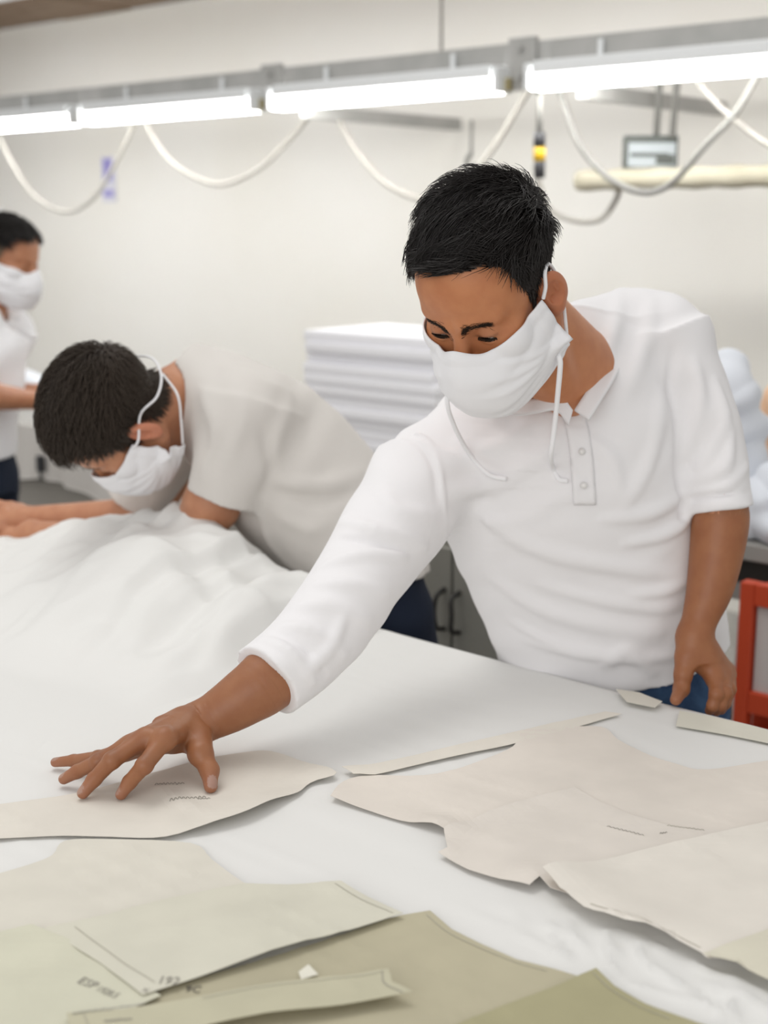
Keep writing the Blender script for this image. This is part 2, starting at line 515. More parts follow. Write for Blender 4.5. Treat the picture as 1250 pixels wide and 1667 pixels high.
# hanging hem past the back edge
last = top[:, -1]
hem = [last + VD * (.0025 + .003 * np.sin(gu * 23)[:, None] * k) + np.array([0, 0, -.012 * (k + .3) - .004]) for k in (0, 1, 2)]
grid = np.concatenate([top] + [hh[:, None] for hh in hem], 1)
nu, nv = grid.shape[:2]
ii, jj = np.meshgrid(np.arange(nu - 1), np.arange(nv - 1), indexing='ij')
q = np.stack([ii * nv + jj, ii * nv + jj + 1, (ii + 1) * nv + jj + 1, (ii + 1) * nv + jj], -1).reshape(-1, 4)
o = mesh_obj('cloth_sheet', grid.reshape(-1, 3), q, 'cloth')
tag(o, 'smooth white cloth sheet spread over the cutting table', 'cloth')

# rumpled heap of cloth at the far left of the table
crest_px = [(-160, 905), (-60, 895), (0, 890), (24, 883), (60, 874), (100, 861), (132, 868), (172, 857), (200, 862), (236, 853), (272, 866),
            (320, 872), (352, 886), (368, 920), (400, 926), (416, 946), (445, 946), (460, 948), (476, 964), (490, 985), (505, 1000)]
CV = 1.53
cu, ch = [], []
for a, b in crest_px:
    w = PV(a, b, CV); cu.append(w @ UD); ch.append(w[2] - TABLE)
cu = np.array(cu[::-1]); ch = np.maximum(np.array(ch[::-1]), .002)
hu = np.arange(cu.min() - .02, cu.max(), .006); hv = np.arange(.95, 1.70, .006)
uu, vv = np.meshgrid(hu, hv, indexing='ij')
uw = uu + .04 * (noise2(uu * 8, vv * 8, 21) - .5)
cr = np.interp(uw, cu, ch)
s1 = np.clip((vv - 1.10 - .12 * noise2(uu * 5, uu * 0, 22)) / .36, 0, 1); s1 = s1 * s1 * (3 - 2 * s1)
s2 = np.clip((1.70 - vv) / .10, 0, 1) ** .5
hz = cr * s1 * s2
lump = .034 * noise2(uu * 12 + 1.5 * noise2(uu * 6, vv * 6, 23), vv * 9 + 1.5 * noise2(uu * 7, vv * 7, 24), 25) + .010 * np.sin(6.3 * noise2(uu * 7 + vv * 3, vv * 8, 27)) + .013 * ridge2(uu * 15 + 2 * noise2(uu * 5, vv * 5, 28), vv * 5 - uu * 3, 29) ** 2 + .007 * ridge2(uu * 22, vv * 22 + uu * 10, 26)
hz = hz + (lump - .023) * np.clip(cr * s1 / .05, 0, 1) * s2
edge = np.minimum(np.clip((uu - hu[0]) / .05, 0, 1), np.clip((vv - .95) / .05, 0, 1))
zz = TABLE + .0025 * edge + np.maximum(hz, -.0005) * edge
g3 = uu[..., None] * UD + vv[..., None] * VD; g3[..., 2] = zz
nu, nv = uu.shape
ii, jj = np.meshgrid(np.arange(nu - 1), np.arange(nv - 1), indexing='ij')
q = np.stack([ii * nv + jj, ii * nv + jj + 1, (ii + 1) * nv + jj + 1, (ii + 1) * nv + jj], -1).reshape(-1, 4)
o = mesh_obj('cloth_heap', g3.reshape(-1, 3), q, 'pile')
tag(o, 'rumpled heap of white cloth at the far end of the table before the bent worker', 'cloth')

# ------------------------------------------------------------------ pattern papers
def undul(x, y):
    return .0016 * np.sin(x * 17 + 2 * y) * np.sin(y * 13 - x * 5 + 1) + .0012 * noise2(x * 22, y * 22, 31)
def resample(pts, step):
    pts = np.asarray(pts, float); out = []
    n = len(pts)
    for i in range(n):
        a, b = pts[i], pts[(i + 1) % n]
        k = max(1, int(np.linalg.norm(b - a) / step))
        out += [a + (b - a) * t / k for t in range(k)]
    return np.array(out)
def inside(px, py, poly):
    c = np.zeros(len(px), bool); n = len(poly); j = n - 1
    for i in range(n):
        xi, yi = poly[i]; xj, yj = poly[j]
        m = ((yi > py) != (yj > py)) & (px < (xj - xi) * (py - yi) / (yj - yi + 1e-12) + xi)
        c ^= m; j = i
    return c
class Paper:
    def __init__(s, layer, lifts=(), buckles=()):
        s.layer = layer
        s.lifts = [(PZ(a, b)[:2], h, r) for a, b, h, r in lifts]
        s.buckles = [(PZ(a, b)[:2], PZ(c, d)[:2], h, r) for a, b, c, d, h, r in buckles]
    def z(s, x, y):
        z = TABLE + .0040 + s.layer * .0021 + np.maximum(undul(x, y), sheet_z(x, y))
        for c, h, r in s.lifts: z = z + h * np.exp(-((x - c[0]) ** 2 + (y - c[1]) ** 2) / (r * r))
        for a, b, h, r in s.buckles:
            ba = b - a; t = np.clip(((x - a[0]) * ba[0] + (y - a[1]) * ba[1]) / (ba @ ba), 0, 1)
            d2 = (x - a[0] - t * ba[0]) ** 2 + (y - a[1] - t * ba[1]) ** 2
            z = z + h * np.exp(-d2 / (r * r)) * (.35 + .65 * np.sin(math.pi * np.clip(t, .05, .95)))
        return z
PAPERS = {}
def paper(key, colour, poly_px, layer, label, lifts=(), buckles=(), curve=True, noise_c=.94, step=.009, rounded=False):
    pz = TABLE + .0045 + layer * .0021
    poly = np.array([PZ(a, b, pz)[:2] for a, b in poly_px])
    if rounded:
        n_ = len(poly); poly = catmull(np.vstack([poly, poly[:1]]), 4)[:-1]
    bd = resample(poly, step)
    pp = Paper(layer, lifts, buckles)
    lo, hi = bd.min(0), bd.max(0)
    gs = step * 1.15
    gx, gy = np.meshgrid(np.arange(lo[0], hi[0], gs), np.arange(lo[1], hi[1], gs), indexing='ij')
    gx[:, ::2] += gs * .5
    gx, gy = gx.ravel(), gy.ravel()
    gx = gx + rng.uniform(-.1, .1, len(gx)) * gs; gy = gy + rng.uniform(-.1, .1, len(gy)) * gs
    k = inside(gx, gy, bd)
    gx, gy = gx[k], gy[k]
    dmin = np.full(len(gx), 9.)
    for b in bd: dmin = np.minimum(dmin, (gx - b[0]) ** 2 + (gy - b[1]) ** 2)
    k = dmin > (step * .55) ** 2
    pts = np.vstack([bd, np.stack([gx[k], gy[k]], 1)])
    nb = len(bd)
    vo, _, fo, _, _, _ = delaunay_2d_cdt([Vector(p) for p in pts.tolist()], [(i, (i + 1) % nb) for i in range(nb)], [list(range(nb))], 1, 1e-7)
    vo = np.array([(v.x, v.y) for v in vo])
    zt = pp.z(vo[:, 0], vo[:, 1])
    topv = np.column_stack([vo, zt]); botv = np.column_stack([vo, zt - .0005])
    n = len(vo)
    faces = []
    cnt = {}
    for f in fo:
        f = list(f)
        a = sum(vo[f[i]][0] * vo[f[(i + 1) % len(f)]][1] - vo[f[(i + 1) % len(f)]][0] * vo[f[i]][1] for i in range(len(f)))
        if a < 0: f = f[::-1]
        faces.append(tuple(f)); faces.append(tuple(i + n for i in f[::-1]))
        for i in range(len(f)):
            e = (f[i], f[(i + 1) % len(f)]); cnt[e] = 1
    for (a, b) in list(cnt):
        if (b, a) not in cnt: faces.append((b, a, a + n, b + n))
    mn = 'paper_' + key
    c2 = tuple(q * noise_c for q in colour)
    M[mn] = mat(mn, colour, .75, noise=(14, c2, 3), bump=[(160, .08, .001), (12, .05, .006)], spec=.25)
    o = mesh_obj('pattern_paper', np.vstack([topv, botv]), faces, mn, smooth=False)
    tag(o, label, 'paper', 'paper sewing patterns on the cutting table')
    PAPERS[key] = (o, pp)
    return o
def drawn(key, pts_px, width=.0008, material='pencil', name='pencil_line', closed=False):
    o, pp = PAPERS[key]
    zz = TABLE + .0045 + pp.layer * .0021
    p = np.array([PZ(a, b, zz) for a, b in pts_px]); q = catmull(p, 6) if len(p) > 2 else np.array([p[0] + (p[1] - p[0]) * t for t in np.linspace(0, 1, 30)])
    t = np.gradient(q[:, :2], axis=0); t /= np.linalg.norm(t, axis=1)[:, None] + 1e-12
    nrm = np.stack([-t[:, 1], t[:, 0]], 1) * width / 2
    a = q[:, :2] + nrm; b = q[:, :2] - nrm
    v = np.vstack([np.column_stack([a, pp.z(a[:, 0], a[:, 1]) + .0006]), np.column_stack([b, pp.z(b[:, 0], b[:, 1]) + .0006])])
    n = len(q)
    f = [(n + i, n + i + 1, i + 1, i) for i in range(n - 1)]
    return mesh_obj(name, v, f, material, o, smooth=False)
def lettering(key, text, a_px, b_px, height, material='ink', name='handwriting', flip=1):
    """flat lettering lying on a paper, baseline from pixel a to pixel b"""
    o, pp = PAPERS[key]
    cu_ = bpy.data.curves.new(name, 'FONT'); cu_.body = text; cu_.size = 1.0; cu_.resolution_u = 2
    to = bpy.data.objects.new(name, cu_); col.objects.link(to)
    bpy.context.view_layer.update()
    me = bpy.data.meshes.new_from_object(to.evaluated_get(bpy.context.evaluated_depsgraph_get()))
    vv_ = np.array([v.co[:] for v in me.vertices]); ff = [tuple(p.vertices) for p in me.polygons]
    bpy.data.objects.remove(to); bpy.data.meshes.remove(me)
    zz = TABLE + .0045 + pp.layer * .0021
    A = PZ(*a_px, zz)[:2]; B = PZ(*b_px, zz)[:2]
    ex = (B - A) / (vv_[:, 0].max()); ey = np.array([-ex[1], ex[0]]); ey = ey / np.linalg.norm(ey) * height * flip / .7
    p2 = A + vv_[:, :1] * ex + (vv_[:, 1:2] + .18 * vv_[:, :1] * 0) * ey
    v = np.column_stack([p2, pp.z(p2[:, 0], p2[:, 1]) + .0009])
    return mesh_obj(name, v, ff, material, o, smooth=False)
def scribble(key, a_px, b_px, amp, n, material='ink_faint', width=.0009):
    a = np.array(a_px, float); b = np.array(b_px, float)
    d = b - a; nn = np.array([-d[1], d[0]]) / np.linalg.norm(d)
    pts = [tuple(a + d * i / n + nn * amp * (((-1) ** i) * (.4 + .6 * random.random()))) for i in range(n + 1)]
    return drawn(key, pts, width, material, 'handwriting')

CREAM = (.745, .705, .635); ROSE = (.76, .705, .64); PALE = (.72, .69, .61); SAGE = (.67, .655, .54); OLIVE = (.50, .462, .332)
paper('strip_far', (.77, .73, .655), [(556, 1254), (600, 1246), (700, 1224), (820, 1195), (900, 1175), (985, 1158), (1012, 1162), (960, 1176), (830, 1212), (700, 1240), (610, 1262), (575, 1264)], 0,
      'narrow pale paper strip lying across the sheet beyond the big right-hand patterns', lifts=[(565, 1262, .006, .03)])
paper('under_hand', CREAM, [(-260, 1345), (-120, 1330), (0, 1310), (120, 1292), (240, 1262), (330, 1237), (400, 1224), (440, 1222), (490, 1238), (548, 1262), (505, 1276), (485, 1292), (450, 1310), (405, 1332), (350, 1348), (270, 1363), (180, 1362), (80, 1361), (0, 1365), (-200, 1380)], 0,
      'cream pattern paper held flat under the spread brown hand', rounded=True, lifts=[(430, 1325, .010, .05), (350, 1352, .008, .05), (530, 1265, .006, .03)], buckles=[(262, 1290, 345, 1345, .0030, .012)])
paper('big_right', ROSE, [(538, 1300), (560, 1272), (600, 1262), (690, 1262), (770, 1243), (835, 1215), (850, 1188), (900, 1183), (978, 1182), (1005, 1203), (1050, 1226), (1100, 1243), (1150, 1253), (1250, 1238), (1340, 1230), (1420, 1330), (1300, 1380), (1000, 1400), (800, 1380), (722, 1356), (702, 1350), (620, 1326)], 0,
      'large rose-beige pattern paper with a curved armhole, farthest of the right-hand sheets', rounded=True, lifts=[(712, 1352, .010, .025), (545, 1299, .004, .03)])
paper('edge_near_hand', PALE, [(1002, 1122), (1040, 1128), (1078, 1143), (1066, 1153), (1020, 1143)], 1,
      'small pale paper scrap at the table edge beside the thumb of the resting hand')
paper('edge_right', (.72, .70, .61), [(1106, 1158), (1160, 1167), (1250, 1189), (1330, 1210), (1320, 1232), (1250, 1211), (1180, 1196), (1100, 1182)], 0,
      'greenish beige paper strip along the table edge at the far right')
paper('mid_right', (.745, .695, .635), [(722, 1356), (800, 1322), (870, 1300), (935, 1284), (975, 1305), (1030, 1328), (1090, 1345), (1180, 1352), (1300, 1330), (1420, 1360), (1380, 1440), (1200, 1460), (1000, 1470), (895, 1450), (878, 1437), (862, 1447), (815, 1434), (762, 1416), (713, 1390), (728, 1384)], 1,
      'rose-beige pattern paper with faint pencil notes in the middle of the right-hand sheets', lifts=[(722, 1358, .008, .025), (872, 1440, .008, .03), (720, 1388, .004, .02)], buckles=[(735, 1352, 935, 1286, .003, .015), (935, 1286, 1180, 1352, .003, .012)])
paper('low_right', (.775, .735, .67), [(882, 1437), (980, 1405), (1120, 1370), (1250, 1340), (1400, 1300), (1500, 1420), (1380, 1500), (1250, 1560), (1150, 1566), (1140, 1558), (1100, 1541), (1050, 1524), (1000, 1508), (950, 1490), (910, 1464)], 2,
      'beige pattern paper with a curling cut edge, nearest large sheet on the right', lifts=[(895, 1445, .016, .045), (1020, 1512, .008, .06), (940, 1480, .006, .05), (1100, 1540, .006, .05)], buckles=[(890, 1435, 1260, 1338, .0045, .018)])
paper('corner_right', (.69, .66, .545), [(1143, 1563), (1200, 1538), (1250, 1514), (1380, 1470), (1450, 1640), (1320, 1640), (1250, 1599), (1200, 1580)], 3,
      'sage-beige pattern paper corner at the right edge overlapping the large beige sheet', lifts=[(1190, 1575, .005, .05)])
paper('upper_left', PALE, [(-260, 1480), (-60, 1440), (0, 1424), (50, 1408), (85, 1392), (106, 1369), (180, 1366), (310, 1371), (345, 1398), (396, 1436), (480, 1480), (300, 1540), (100, 1560), (-60, 1600), (-300, 1560)], 0,
      'pale cream pattern paper with a scooped corner, farthest of the left-hand sheets', rounded=True)
paper('olive_centre', OLIVE, [(230, 1622), (400, 1570), (560, 1520), (650, 1490), (700, 1483), (735, 1513), (785, 1538), (840, 1562), (900, 1578), (940, 1590), (1000, 1640), (900, 1760), (500, 1780), (200, 1740), (150, 1660)], 0,
      'olive pattern paper with a peaked corner at the bottom centre')
paper('left_low', (.65, .64, .515), [(-280, 1570), (0, 1519), (52, 1511), (110, 1532), (180, 1572), (262, 1622), (200, 1650), (120, 1700), (-50, 1780), (-300, 1700)], 2,
      'sage pattern paper marked ESP in the bottom left corner', buckles=[(-40, 1560, 140, 1545, .0035, .02), (-20, 1630, 150, 1590, .0035, .02)], lifts=[(60, 1512, .005, .03)])
paper('centre_left', (.67, .652, .552), [(66, 1512), (150, 1494), (250, 1468), (330, 1450), (396, 1437), (470, 1440), (555, 1437), (600, 1460), (656, 1486), (540, 1524), (400, 1567), (320, 1593), (232, 1621), (165, 1570), (110, 1535)], 3,
      'large sage-cream pattern paper crossing the left sheets, numbered near its lower edge', buckles=[(200, 1560, 420, 1500, .0035, .025)], lifts=[(450, 1555, .006, .06), (555, 1440, .004, .03)])
paper('flap', (.82, .80, .70), [(486, 1582), (502, 1569), (518, 1586), (490, 1594)], 2,
      'tiny pale paper flap poking out above the long olive strip')
paper('long_strip', (.545, .52, .385), [(108, 1650), (200, 1644), (330, 1625), (480, 1597), (632, 1579), (638, 1602), (672, 1618), (560, 1636), (430, 1655), (340, 1672), (200, 1720), (120, 1700)], 5,
      'long narrow olive paper strip at the bottom, lying over the other left sheets', lifts=[(672, 1618, .004, .03), (400, 1665, .004, .06)])
paper('olive_right', (.405, .378, .232), [(640, 1712), (780, 1652), (880, 1615), (970, 1583), (1000, 1608), (1050, 1634), (1105, 1655), (1200, 1690), (1150, 1780), (760, 1800)], 2,
      'dark olive pattern paper with a sharp corner at the bottom right', lifts=[(970, 1586, .005, .04)])
# pencilled seam lines and notes
drawn('centre_left', [(122, 1510), (160, 1540), (200, 1570), (252, 1602)])
drawn('centre_left', [(545, 1441), (590, 1466), (640, 1487)])
drawn('olive_centre', [(694, 1490), (728, 1518), (780, 1544), (840, 1568), (890, 1582)])
drawn('olive_right', [(964, 1590), (992, 1613), (1040, 1640), (1090, 1660)])
drawn('long_strip', [(330, 1630), (480, 1603), (624, 1585)], .0008, 'pencil')
drawn('long_strip', [(622, 1585), (626, 1605), (655, 1620)], .0009, 'ink_faint')
drawn('long_strip', [(136, 1652), (142, 1667), (150, 1690)])
drawn('low_right', [(960, 1488), (1050, 1518), (1140, 1553)], .0009)
lettering('left_low', 'ESP', (124, 1602), (152, 1612), .0105, 'ink_faint')
lettering('left_low', '1928.5', (154, 1614), (186, 1628), .0085, 'ink_faint')
lettering('centre_left', '192', (254, 1604), (290, 1606), .0125, 'ink_faint')
lettering('centre_left', 'X', (229, 1617), (240, 1619), .006, 'ink_faint')
lettering('olive_centre', '9C', (300, 1617), (325, 1618), .0105, 'ink')
scribble('long_strip', (118, 1652), (235, 1637), 2.2, 40)
scribble('long_strip', (170, 1664), (215, 1660), 2.0, 16)
scribble('under_hand', (276, 1306), (335, 1299), 2.2, 18)
scribble('under_hand', (322, 1303), (342, 1302), 1.6, 8)
scribble('under_hand', (252, 1280), (300, 1277), 2.2, 16)
scribble('mid_right', (988, 1346), (1048, 1361), 1.2, 18)
scribble('mid_right', (1086, 1345), (1146, 1352), 1.2, 18, 'pencil')
scribble('mid_right', (1074, 1357), (1086, 1355), 1.2, 6)

# ------------------------------------------------------------------ hanging rail with fluorescent fittings
RAIL = P(655, 110, 4.9); RV = RAIL @ VD
def rail_u(px):               # coordinate along the rail under an image column
    lo, hi = -6., 12.
    for _ in range(60):
        mid = (lo + hi) / 2; w = uvz(mid, RV, RAIL[2])
        if proj(w)[0] > px: lo = mid
        else: hi = mid
    return lo
UP = np.array([0, 0, 1.0])
ra = empty('overhead_rail', uvz(rail_u(625), RV, RAIL[2]))
ul, ur = rail_u(-560), rail_u(1600)
m = MB(); m.box(uvz((ul + ur) / 2, RV, RAIL[2]), UD * (ul - ur) / 2, VD * .02, UP * .042, .003); m.build('beam', 'steel_grey', ra)
for px in (452, 860):
    m = MB(); m.box(uvz(rail_u(px), RV - .03, RAIL[2] - .03), UD * .055, VD * .012, UP * .085, .004); pl = m.build('joint_plate', 'steel_grey', ra)
    for dz in (-.07, 0.02):
        m = MB(); m.tube([uvz(rail_u(px), RV - .044, RAIL[2] + dz), uvz(rail_u(px), RV - .058, RAIL[2] + dz)], .012, 6); m.build('bolt', 'steel_grey', pl)
for px, vend in ((500, 4.86), (955, 4.86)):
    m = MB(); u = rail_u(px); z = RAIL[2] - .13
    m.box(uvz(u, (RV + vend) / 2 - .02, z), UD * .02, VD * (vend - RV) / 2, UP * .025, .003); m.build('cross_bar', 'steel_grey', ra)
    m = MB(); m.box(uvz(u, RV - .01, z + .06), UD * .015, VD * .012, UP * .08); m.build('drop_bracket', 'steel_grey', ra)
for px in (718, -120, 1420):
    m = MB(); u = rail_u(px); m.tube([uvz(u, RV, RAIL[2] + .03), uvz(u, RV, RAIL[2] + 1.6)], .006, 6); m.build('hanging_rod', 'cable', ra, True)
tag(ra, 'long grey steel rail carrying the row of fluorescent lamps across the back', 'rail')
lamp_lab = ['bright fluorescent lamp cut off by the left edge, first of the row', 'bright fluorescent lamp second from the left on the grey rail',
            'bright fluorescent lamp in the middle above the dark-haired man, third of the row', 'bright fluorescent lamp at the right end of the row']
for k, (xa, xb) in enumerate(((-215, 146), (158, 442), (466, 842), (886, 1400))):
    ua, ub = rail_u(xa), rail_u(xb); L = abs(ua - ub) / 2; uc = (ua + ub) / 2
    zc = RAIL[2] - .085; vc = RV - .07
    t = empty('fluorescent_lamp', uvz(uc, vc, zc))
    m = MB()
    m.box(uvz(uc, vc, zc + .03), UD * (L - .03), VD * .045, UP * .022, .006); m.build('housing', 'lamp_white', t)
    m = MB(); m.box(uvz(uc, vc + .043, zc + .030), UD * (L - .03), VD * .004, UP * .026, .002); m.build('reflector', 'lamp_white', t)
    for dv in (-.022, .022):
        m = MB(); m.tube([uvz(uc - L + .02, vc + dv, zc - .022), uvz(uc + L - .02, vc + dv, zc - .022)], .017, 12); m.build('light_tube', 'tube', t, True)
    for e in (-1, 1):
        m = MB(); m.box(uvz(uc + e * (L - .008), vc, zc + .004), UD * .010, VD * .046, UP * .042, .004); cp = m.build('end_cap', 'lamp_white', t)
        m = MB(); m.box(uvz(uc + e * (L + .008), vc + .01, zc - .01), UD * .010, VD * .012, UP * .02, .003); m.build('tube_socket', 'brass', cp)
    for e in (-.55, .55):
        m = MB(); m.box(uvz(uc + e * L, vc + .035, zc + .075), UD * .008, VD * .004, UP * .035); m.build('hanger_strap', 'lamp_white', t)
    tag(t, lamp_lab[k], 'lamp', 'fluorescent lamps on the rail')

# ------------------------------------------------------------------ cables, plug, small things on the rail
def cable(pts, v, r, material, label, name='cable', cat='cable'):
    w = catmull([PV(a, b, v) for a, b in pts], 8)
    m = MB(); m.tube(w, r, 8); o = m.build(name, material, None, True)
    return tag(o, label, cat)
CBV = RV + .12
cable([(-40, 150), (-5, 215), (20, 265), (55, 318), (105, 345), (150, 325), (185, 270), (222, 196), (235, 165)], CBV, .0095, 'cable', 'pale cable sagging in a loop at the far left below the lamps')
cable([(225, 165), (245, 215), (285, 268), (350, 300), (410, 282), (455, 245), (505, 186), (520, 150)], CBV, .0095, 'cable', 'pale cable sagging in a wide loop below the second lamp')
cable([(530, 150), (548, 188), (580, 245), (630, 300), (690, 325), (740, 318), (800, 245), (870, 132)], CBV + .05, .011, 'cable', 'pale cable looping from the middle lamp behind the black hair')
cable([(892, 110), (912, 150), (940, 230), (985, 285), (1040, 312), (1090, 300), (1150, 235), (1200, 180), (1242, 105)], CBV - .05, .011, 'cable_dark', 'grey cable looping in front of the cardboard roll at the right')
cable([(1120, 110), (1150, 150), (1190, 190), (1250, 235), (1320, 260)], CBV, .009, 'cable', 'thin pale cable slanting down to the right edge below the lamps')
cable([(870, 270), (890, 335), (930, 358), (975, 358), (1000, 330), (1010, 300)], CBV + .25, .011, 'cable', 'short pale cable loop on the wall to the right of the black hair')
pc = empty('pendant_plug', PV(878, 290, RV - .02))
for (a, b, r, mt, nm) in ((128, 224, .010, 'cable_dark', 'cord'), (216, 241, .020, 'black', 'upper_grip'), (239, 262, .020, 'yellow', 'yellow_band'), (260, 290, .019, 'black', 'lower_grip')):
    w = [PV(878, a, RV - .02), PV(878, b, RV - .02)]
    m = MB(); m.tube(w, r, 12); m.build(nm, mt, pc, True)
tag(pc, 'black pendant plug with a yellow band hanging on a cord behind the head', 'plug')
hk = empty('hook', PV(766, 285, 4.6))
m = MB(); m.tube([PV(768, 196, 4.6), PV(767, 255, 4.6)], .007, 6); m.build('rod', 'cable_dark', hk, True)
m = MB(); m.tube(catmull([PV(767, 250, 4.6), PV(760, 262, 4.6), PV(762, 280, 4.6), PV(772, 278, 4.6), PV(773, 266, 4.6)], 5), .010, 6); m.build('hook_curve', 'cable_dark', hk, True)
tag(hk, 'small grey hook hanging from the end of the cross bar', 'hook')

# little framed monitor on two wires, cardboard roll
BV = RV + .35
bxn = empty('monitor', PV(1058, 272, BV))
c0 = PV(1058, 247, BV); sx = np.linalg.norm(PV(1096, 247, BV) - PV(1020, 247, BV)) / 2; sz = (PV(1058, 221, BV) - PV(1058, 273, BV))[2] / 2
H = np.array([1., 0, 0]); Dp = np.array([0, 1., 0])
m = MB(); m.box(c0, H * sx, Dp * .03, UP * sz, .006); m.build('casing', 'screen_dark', bxn)
m = MB(); m.box(c0 - Dp * .032 - UP * .012, H * sx * .88, Dp * .004, UP * sz * .74); sc_ = m.build('screen', 'screen_grey', bxn)
m = MB(); m.box(c0 - Dp * .037 - UP * .012 - H * sx * .1, H * sx * .7, Dp * .002, UP * .006); m.build('dark_stripe', 'screen_dark', sc_)
m = MB(); m.box(c0 - Dp * .037 + H * sx * .5 - UP * sz * .5, H * sx * .34, Dp * .003, UP * sz * .3); m.build('dark_patch', 'screen_dark', sc_)
for px0, px1 in ((1078, 1068), (1108, 1094)):
    a = PV(px0, 60, BV); b = PV(px1, 224, BV)
    m = MB(); m.tube([a, b], .012, 6); m.build('support_wire', 'cable_dark', bxn, True)
tag(bxn, 'small dark-framed grey box hanging on two wires above the cardboard roll', 'box')
m = MB(); a = PV(942, 294, BV - .05); b = PV(1330, 284, BV - .05)
w = np.array([a + (b - a) * t for t in np.linspace(0, 1, 24)])
m.tube(w, .036 + .003 * np.sin(np.arange(24) * 1.7), 16); o = m.build('cardboard_roll', 'card_roll', None, True)
tag(o, 'long beige cardboard roll fixed level near the right edge of the wall', 'roll')
# notice on the wall
c0 = PV(177, 292, WALL_V - .006); nt_ = empty('wall_notice', c0)
hh = (PV(177, 255, WALL_V) - PV(177, 329, WALL_V))[2] / 2; hw = np.linalg.norm(PV(188, 290, WALL_V) - PV(166, 290, WALL_V)) / 2
m = MB(); m.box(c0, UD * hw, VD * .003, UP * hh); m.build('sheet', 'sign_paper', nt_)
m = MB(); m.box(c0 + UP * hh * .42 - VD * .005, UD * hw * .62, VD * .002, UP * hh * .48); m.build('blue_block', 'sign_blue', nt_)
m = MB(); m.box(c0 - UP * hh * .62 - VD * .005, UD * hw * .7, VD * .002, UP * hh * .13); m.build('blue_line', 'sign_blue', nt_)
tag(nt_, 'narrow white notice with a blue block on the wall', 'notice')

# ------------------------------------------------------------------ second bench behind the workers
BZ = .83
def bench_u(px, v, z):
    lo, hi = -6., 12.
    for _ in range(60):
        mid = (lo + hi) / 2; w = uvz(mid, v, z)
        d = proj(w)
        if d[2] < .2 or d[0] > px: lo = mid
        else: hi = mid
    return lo
B0, B1 = 2.80, 3.75
bu0, bu1 = bench_u(1560, B0, BZ), bench_u(-320, B0, BZ)
be = empty('work_bench', uvz((bu0 + bu1) / 2, (B0 + B1) / 2, 0))
m = MB(); m.box(uvz((bu0 + bu1) / 2, (B0 + B1) / 2, BZ - .02), UD * (bu1 - bu0) / 2, VD * (B1 - B0) / 2, UP * .02, .004); m.build('bench_top', 'bench_grey', be)
m = MB(); m.box(uvz((bu0 + bu1) / 2, B0 + .05, BZ - .125), UD * (bu1 - bu0) / 2 * .99, VD * .02, UP * .020, .003); m.build('front_rail', 'bench_grey', be)
m = MB(); m.box(uvz((bu0 + bu1) / 2, B0 + .06, BZ - .0725), UD * (bu1 - bu0) / 2 * .985, VD * .012, UP * .0315); m.build('gap_shade', 'bench_dark', be)  # dark strip painted in for the shaded gap under the bench top
for u in np.linspace(bu0 + .1, bu1 - .1, 5):
    for v in (B0 + .09, B1 - .06):
        m = MB(); m.box(uvz(u, v, (BZ - .04) / 2), UD * .025, VD * .025, UP * (BZ - .04) / 2, .003); m.build('leg', 'bench_grey', be)
tag(be, 'long grey work bench running behind the workers below the lamps', 'bench')
# grey two-door cabinet seen in the gap under the outstretched arm
c_u0, c_u1 = bench_u(838, 2.35, .6), bench_u(640, 2.35, .6)
cb = empty('metal_cabinet', uvz((c_u0 + c_u1) / 2, 2.52, 0))
m = MB(); m.box(uvz((c_u0 + c_u1) / 2, 2.54, .42), UD * (c_u1 - c_u0) / 2, VD * .19, UP * .42, .004); m.build('body', 'cabinet', cb)
cu_m = bench_u(742, 2.35, .6)
for e, (ua, ub) in enumerate(((c_u0, cu_m), (cu_m, c_u1))):
    m = MB(); m.box(uvz((ua + ub) / 2, 2.342, .42), UD * (abs(ub - ua) / 2 - .003), VD * .009, UP * .405, .003); dr = m.build('door', 'cabinet', cb)
    uh = cu_m + (.022 if e else -.022)
    zt, zb = PV(738, 968, 2.31)[2], PV(738, 1034, 2.31)[2]
    m = MB(); m.tube(catmull([uvz(uh, 2.335, zt), uvz(uh, 2.305, zt - .01), uvz(uh + (.004 if e else -.004), 2.300, (zt + zb) / 2), uvz(uh, 2.305, zb + .01), uvz(uh, 2.335, zb)], 5), .006, 8); m.build('handle', 'bench_dark', dr, True)
tag(cb, 'grey-green metal cabinet with two dark pull handles behind the outstretched arm', 'cabinet')
# orange crate with a white panel under the bench at the far right
ox = empty('orange_crate', uvz(bench_u(1300, 2.66, .5), 2.78, .0))
oc = uvz(bench_u(1300, 2.66, .5), 2.78, .0); od = .10
top_z = PV(1230, 952, 2.64)[2]
for du in (-1, 1):
    m = MB(); m.box(oc + UD * .13 * du + UP * top_z / 2 - VD * .12, UD * .016, VD * .016, UP * top_z / 2, .003); m.build('post', 'orange', ox)
for zf in (top_z - .025, top_z - .27, .05):
    m = MB(); m.box(oc + UP * zf - VD * .12, UD * .114, VD * .014, UP * .025, .003); m.build('cross_rail', 'orange', ox)
m = MB(); m.box(oc + UP * (top_z - .15) - VD * .115, UD * .11, VD * .006, UP * .10, .002); m.build('panel', 'panel_white', ox)
m = MB(); m.box(oc + UP * (top_z - .30) / 2 - VD * .112, UD * .11, VD * .006, UP * ((top_z - .36) / 2), .002); m.build('lower_panel', 'orange', ox)
m = MB(); m.box(oc + UP * (top_z / 2) + VD * .04, UD * .13, VD * .11, UP * (top_z / 2 - .02)); m.build('body', 'orange', ox)
tag(ox, 'orange crate with a pale panel under the bench at the right edge', 'crate')
m = MB(); uc = bench_u(1212, 2.80, .5); m.box(uvz(uc, 2.83, .33), UD * .03, VD * .03, UP * .33, .004); o = m.build('white_board', 'panel_white')
tag(o, 'narrow pale board standing on the floor beside the orange crate', 'board')

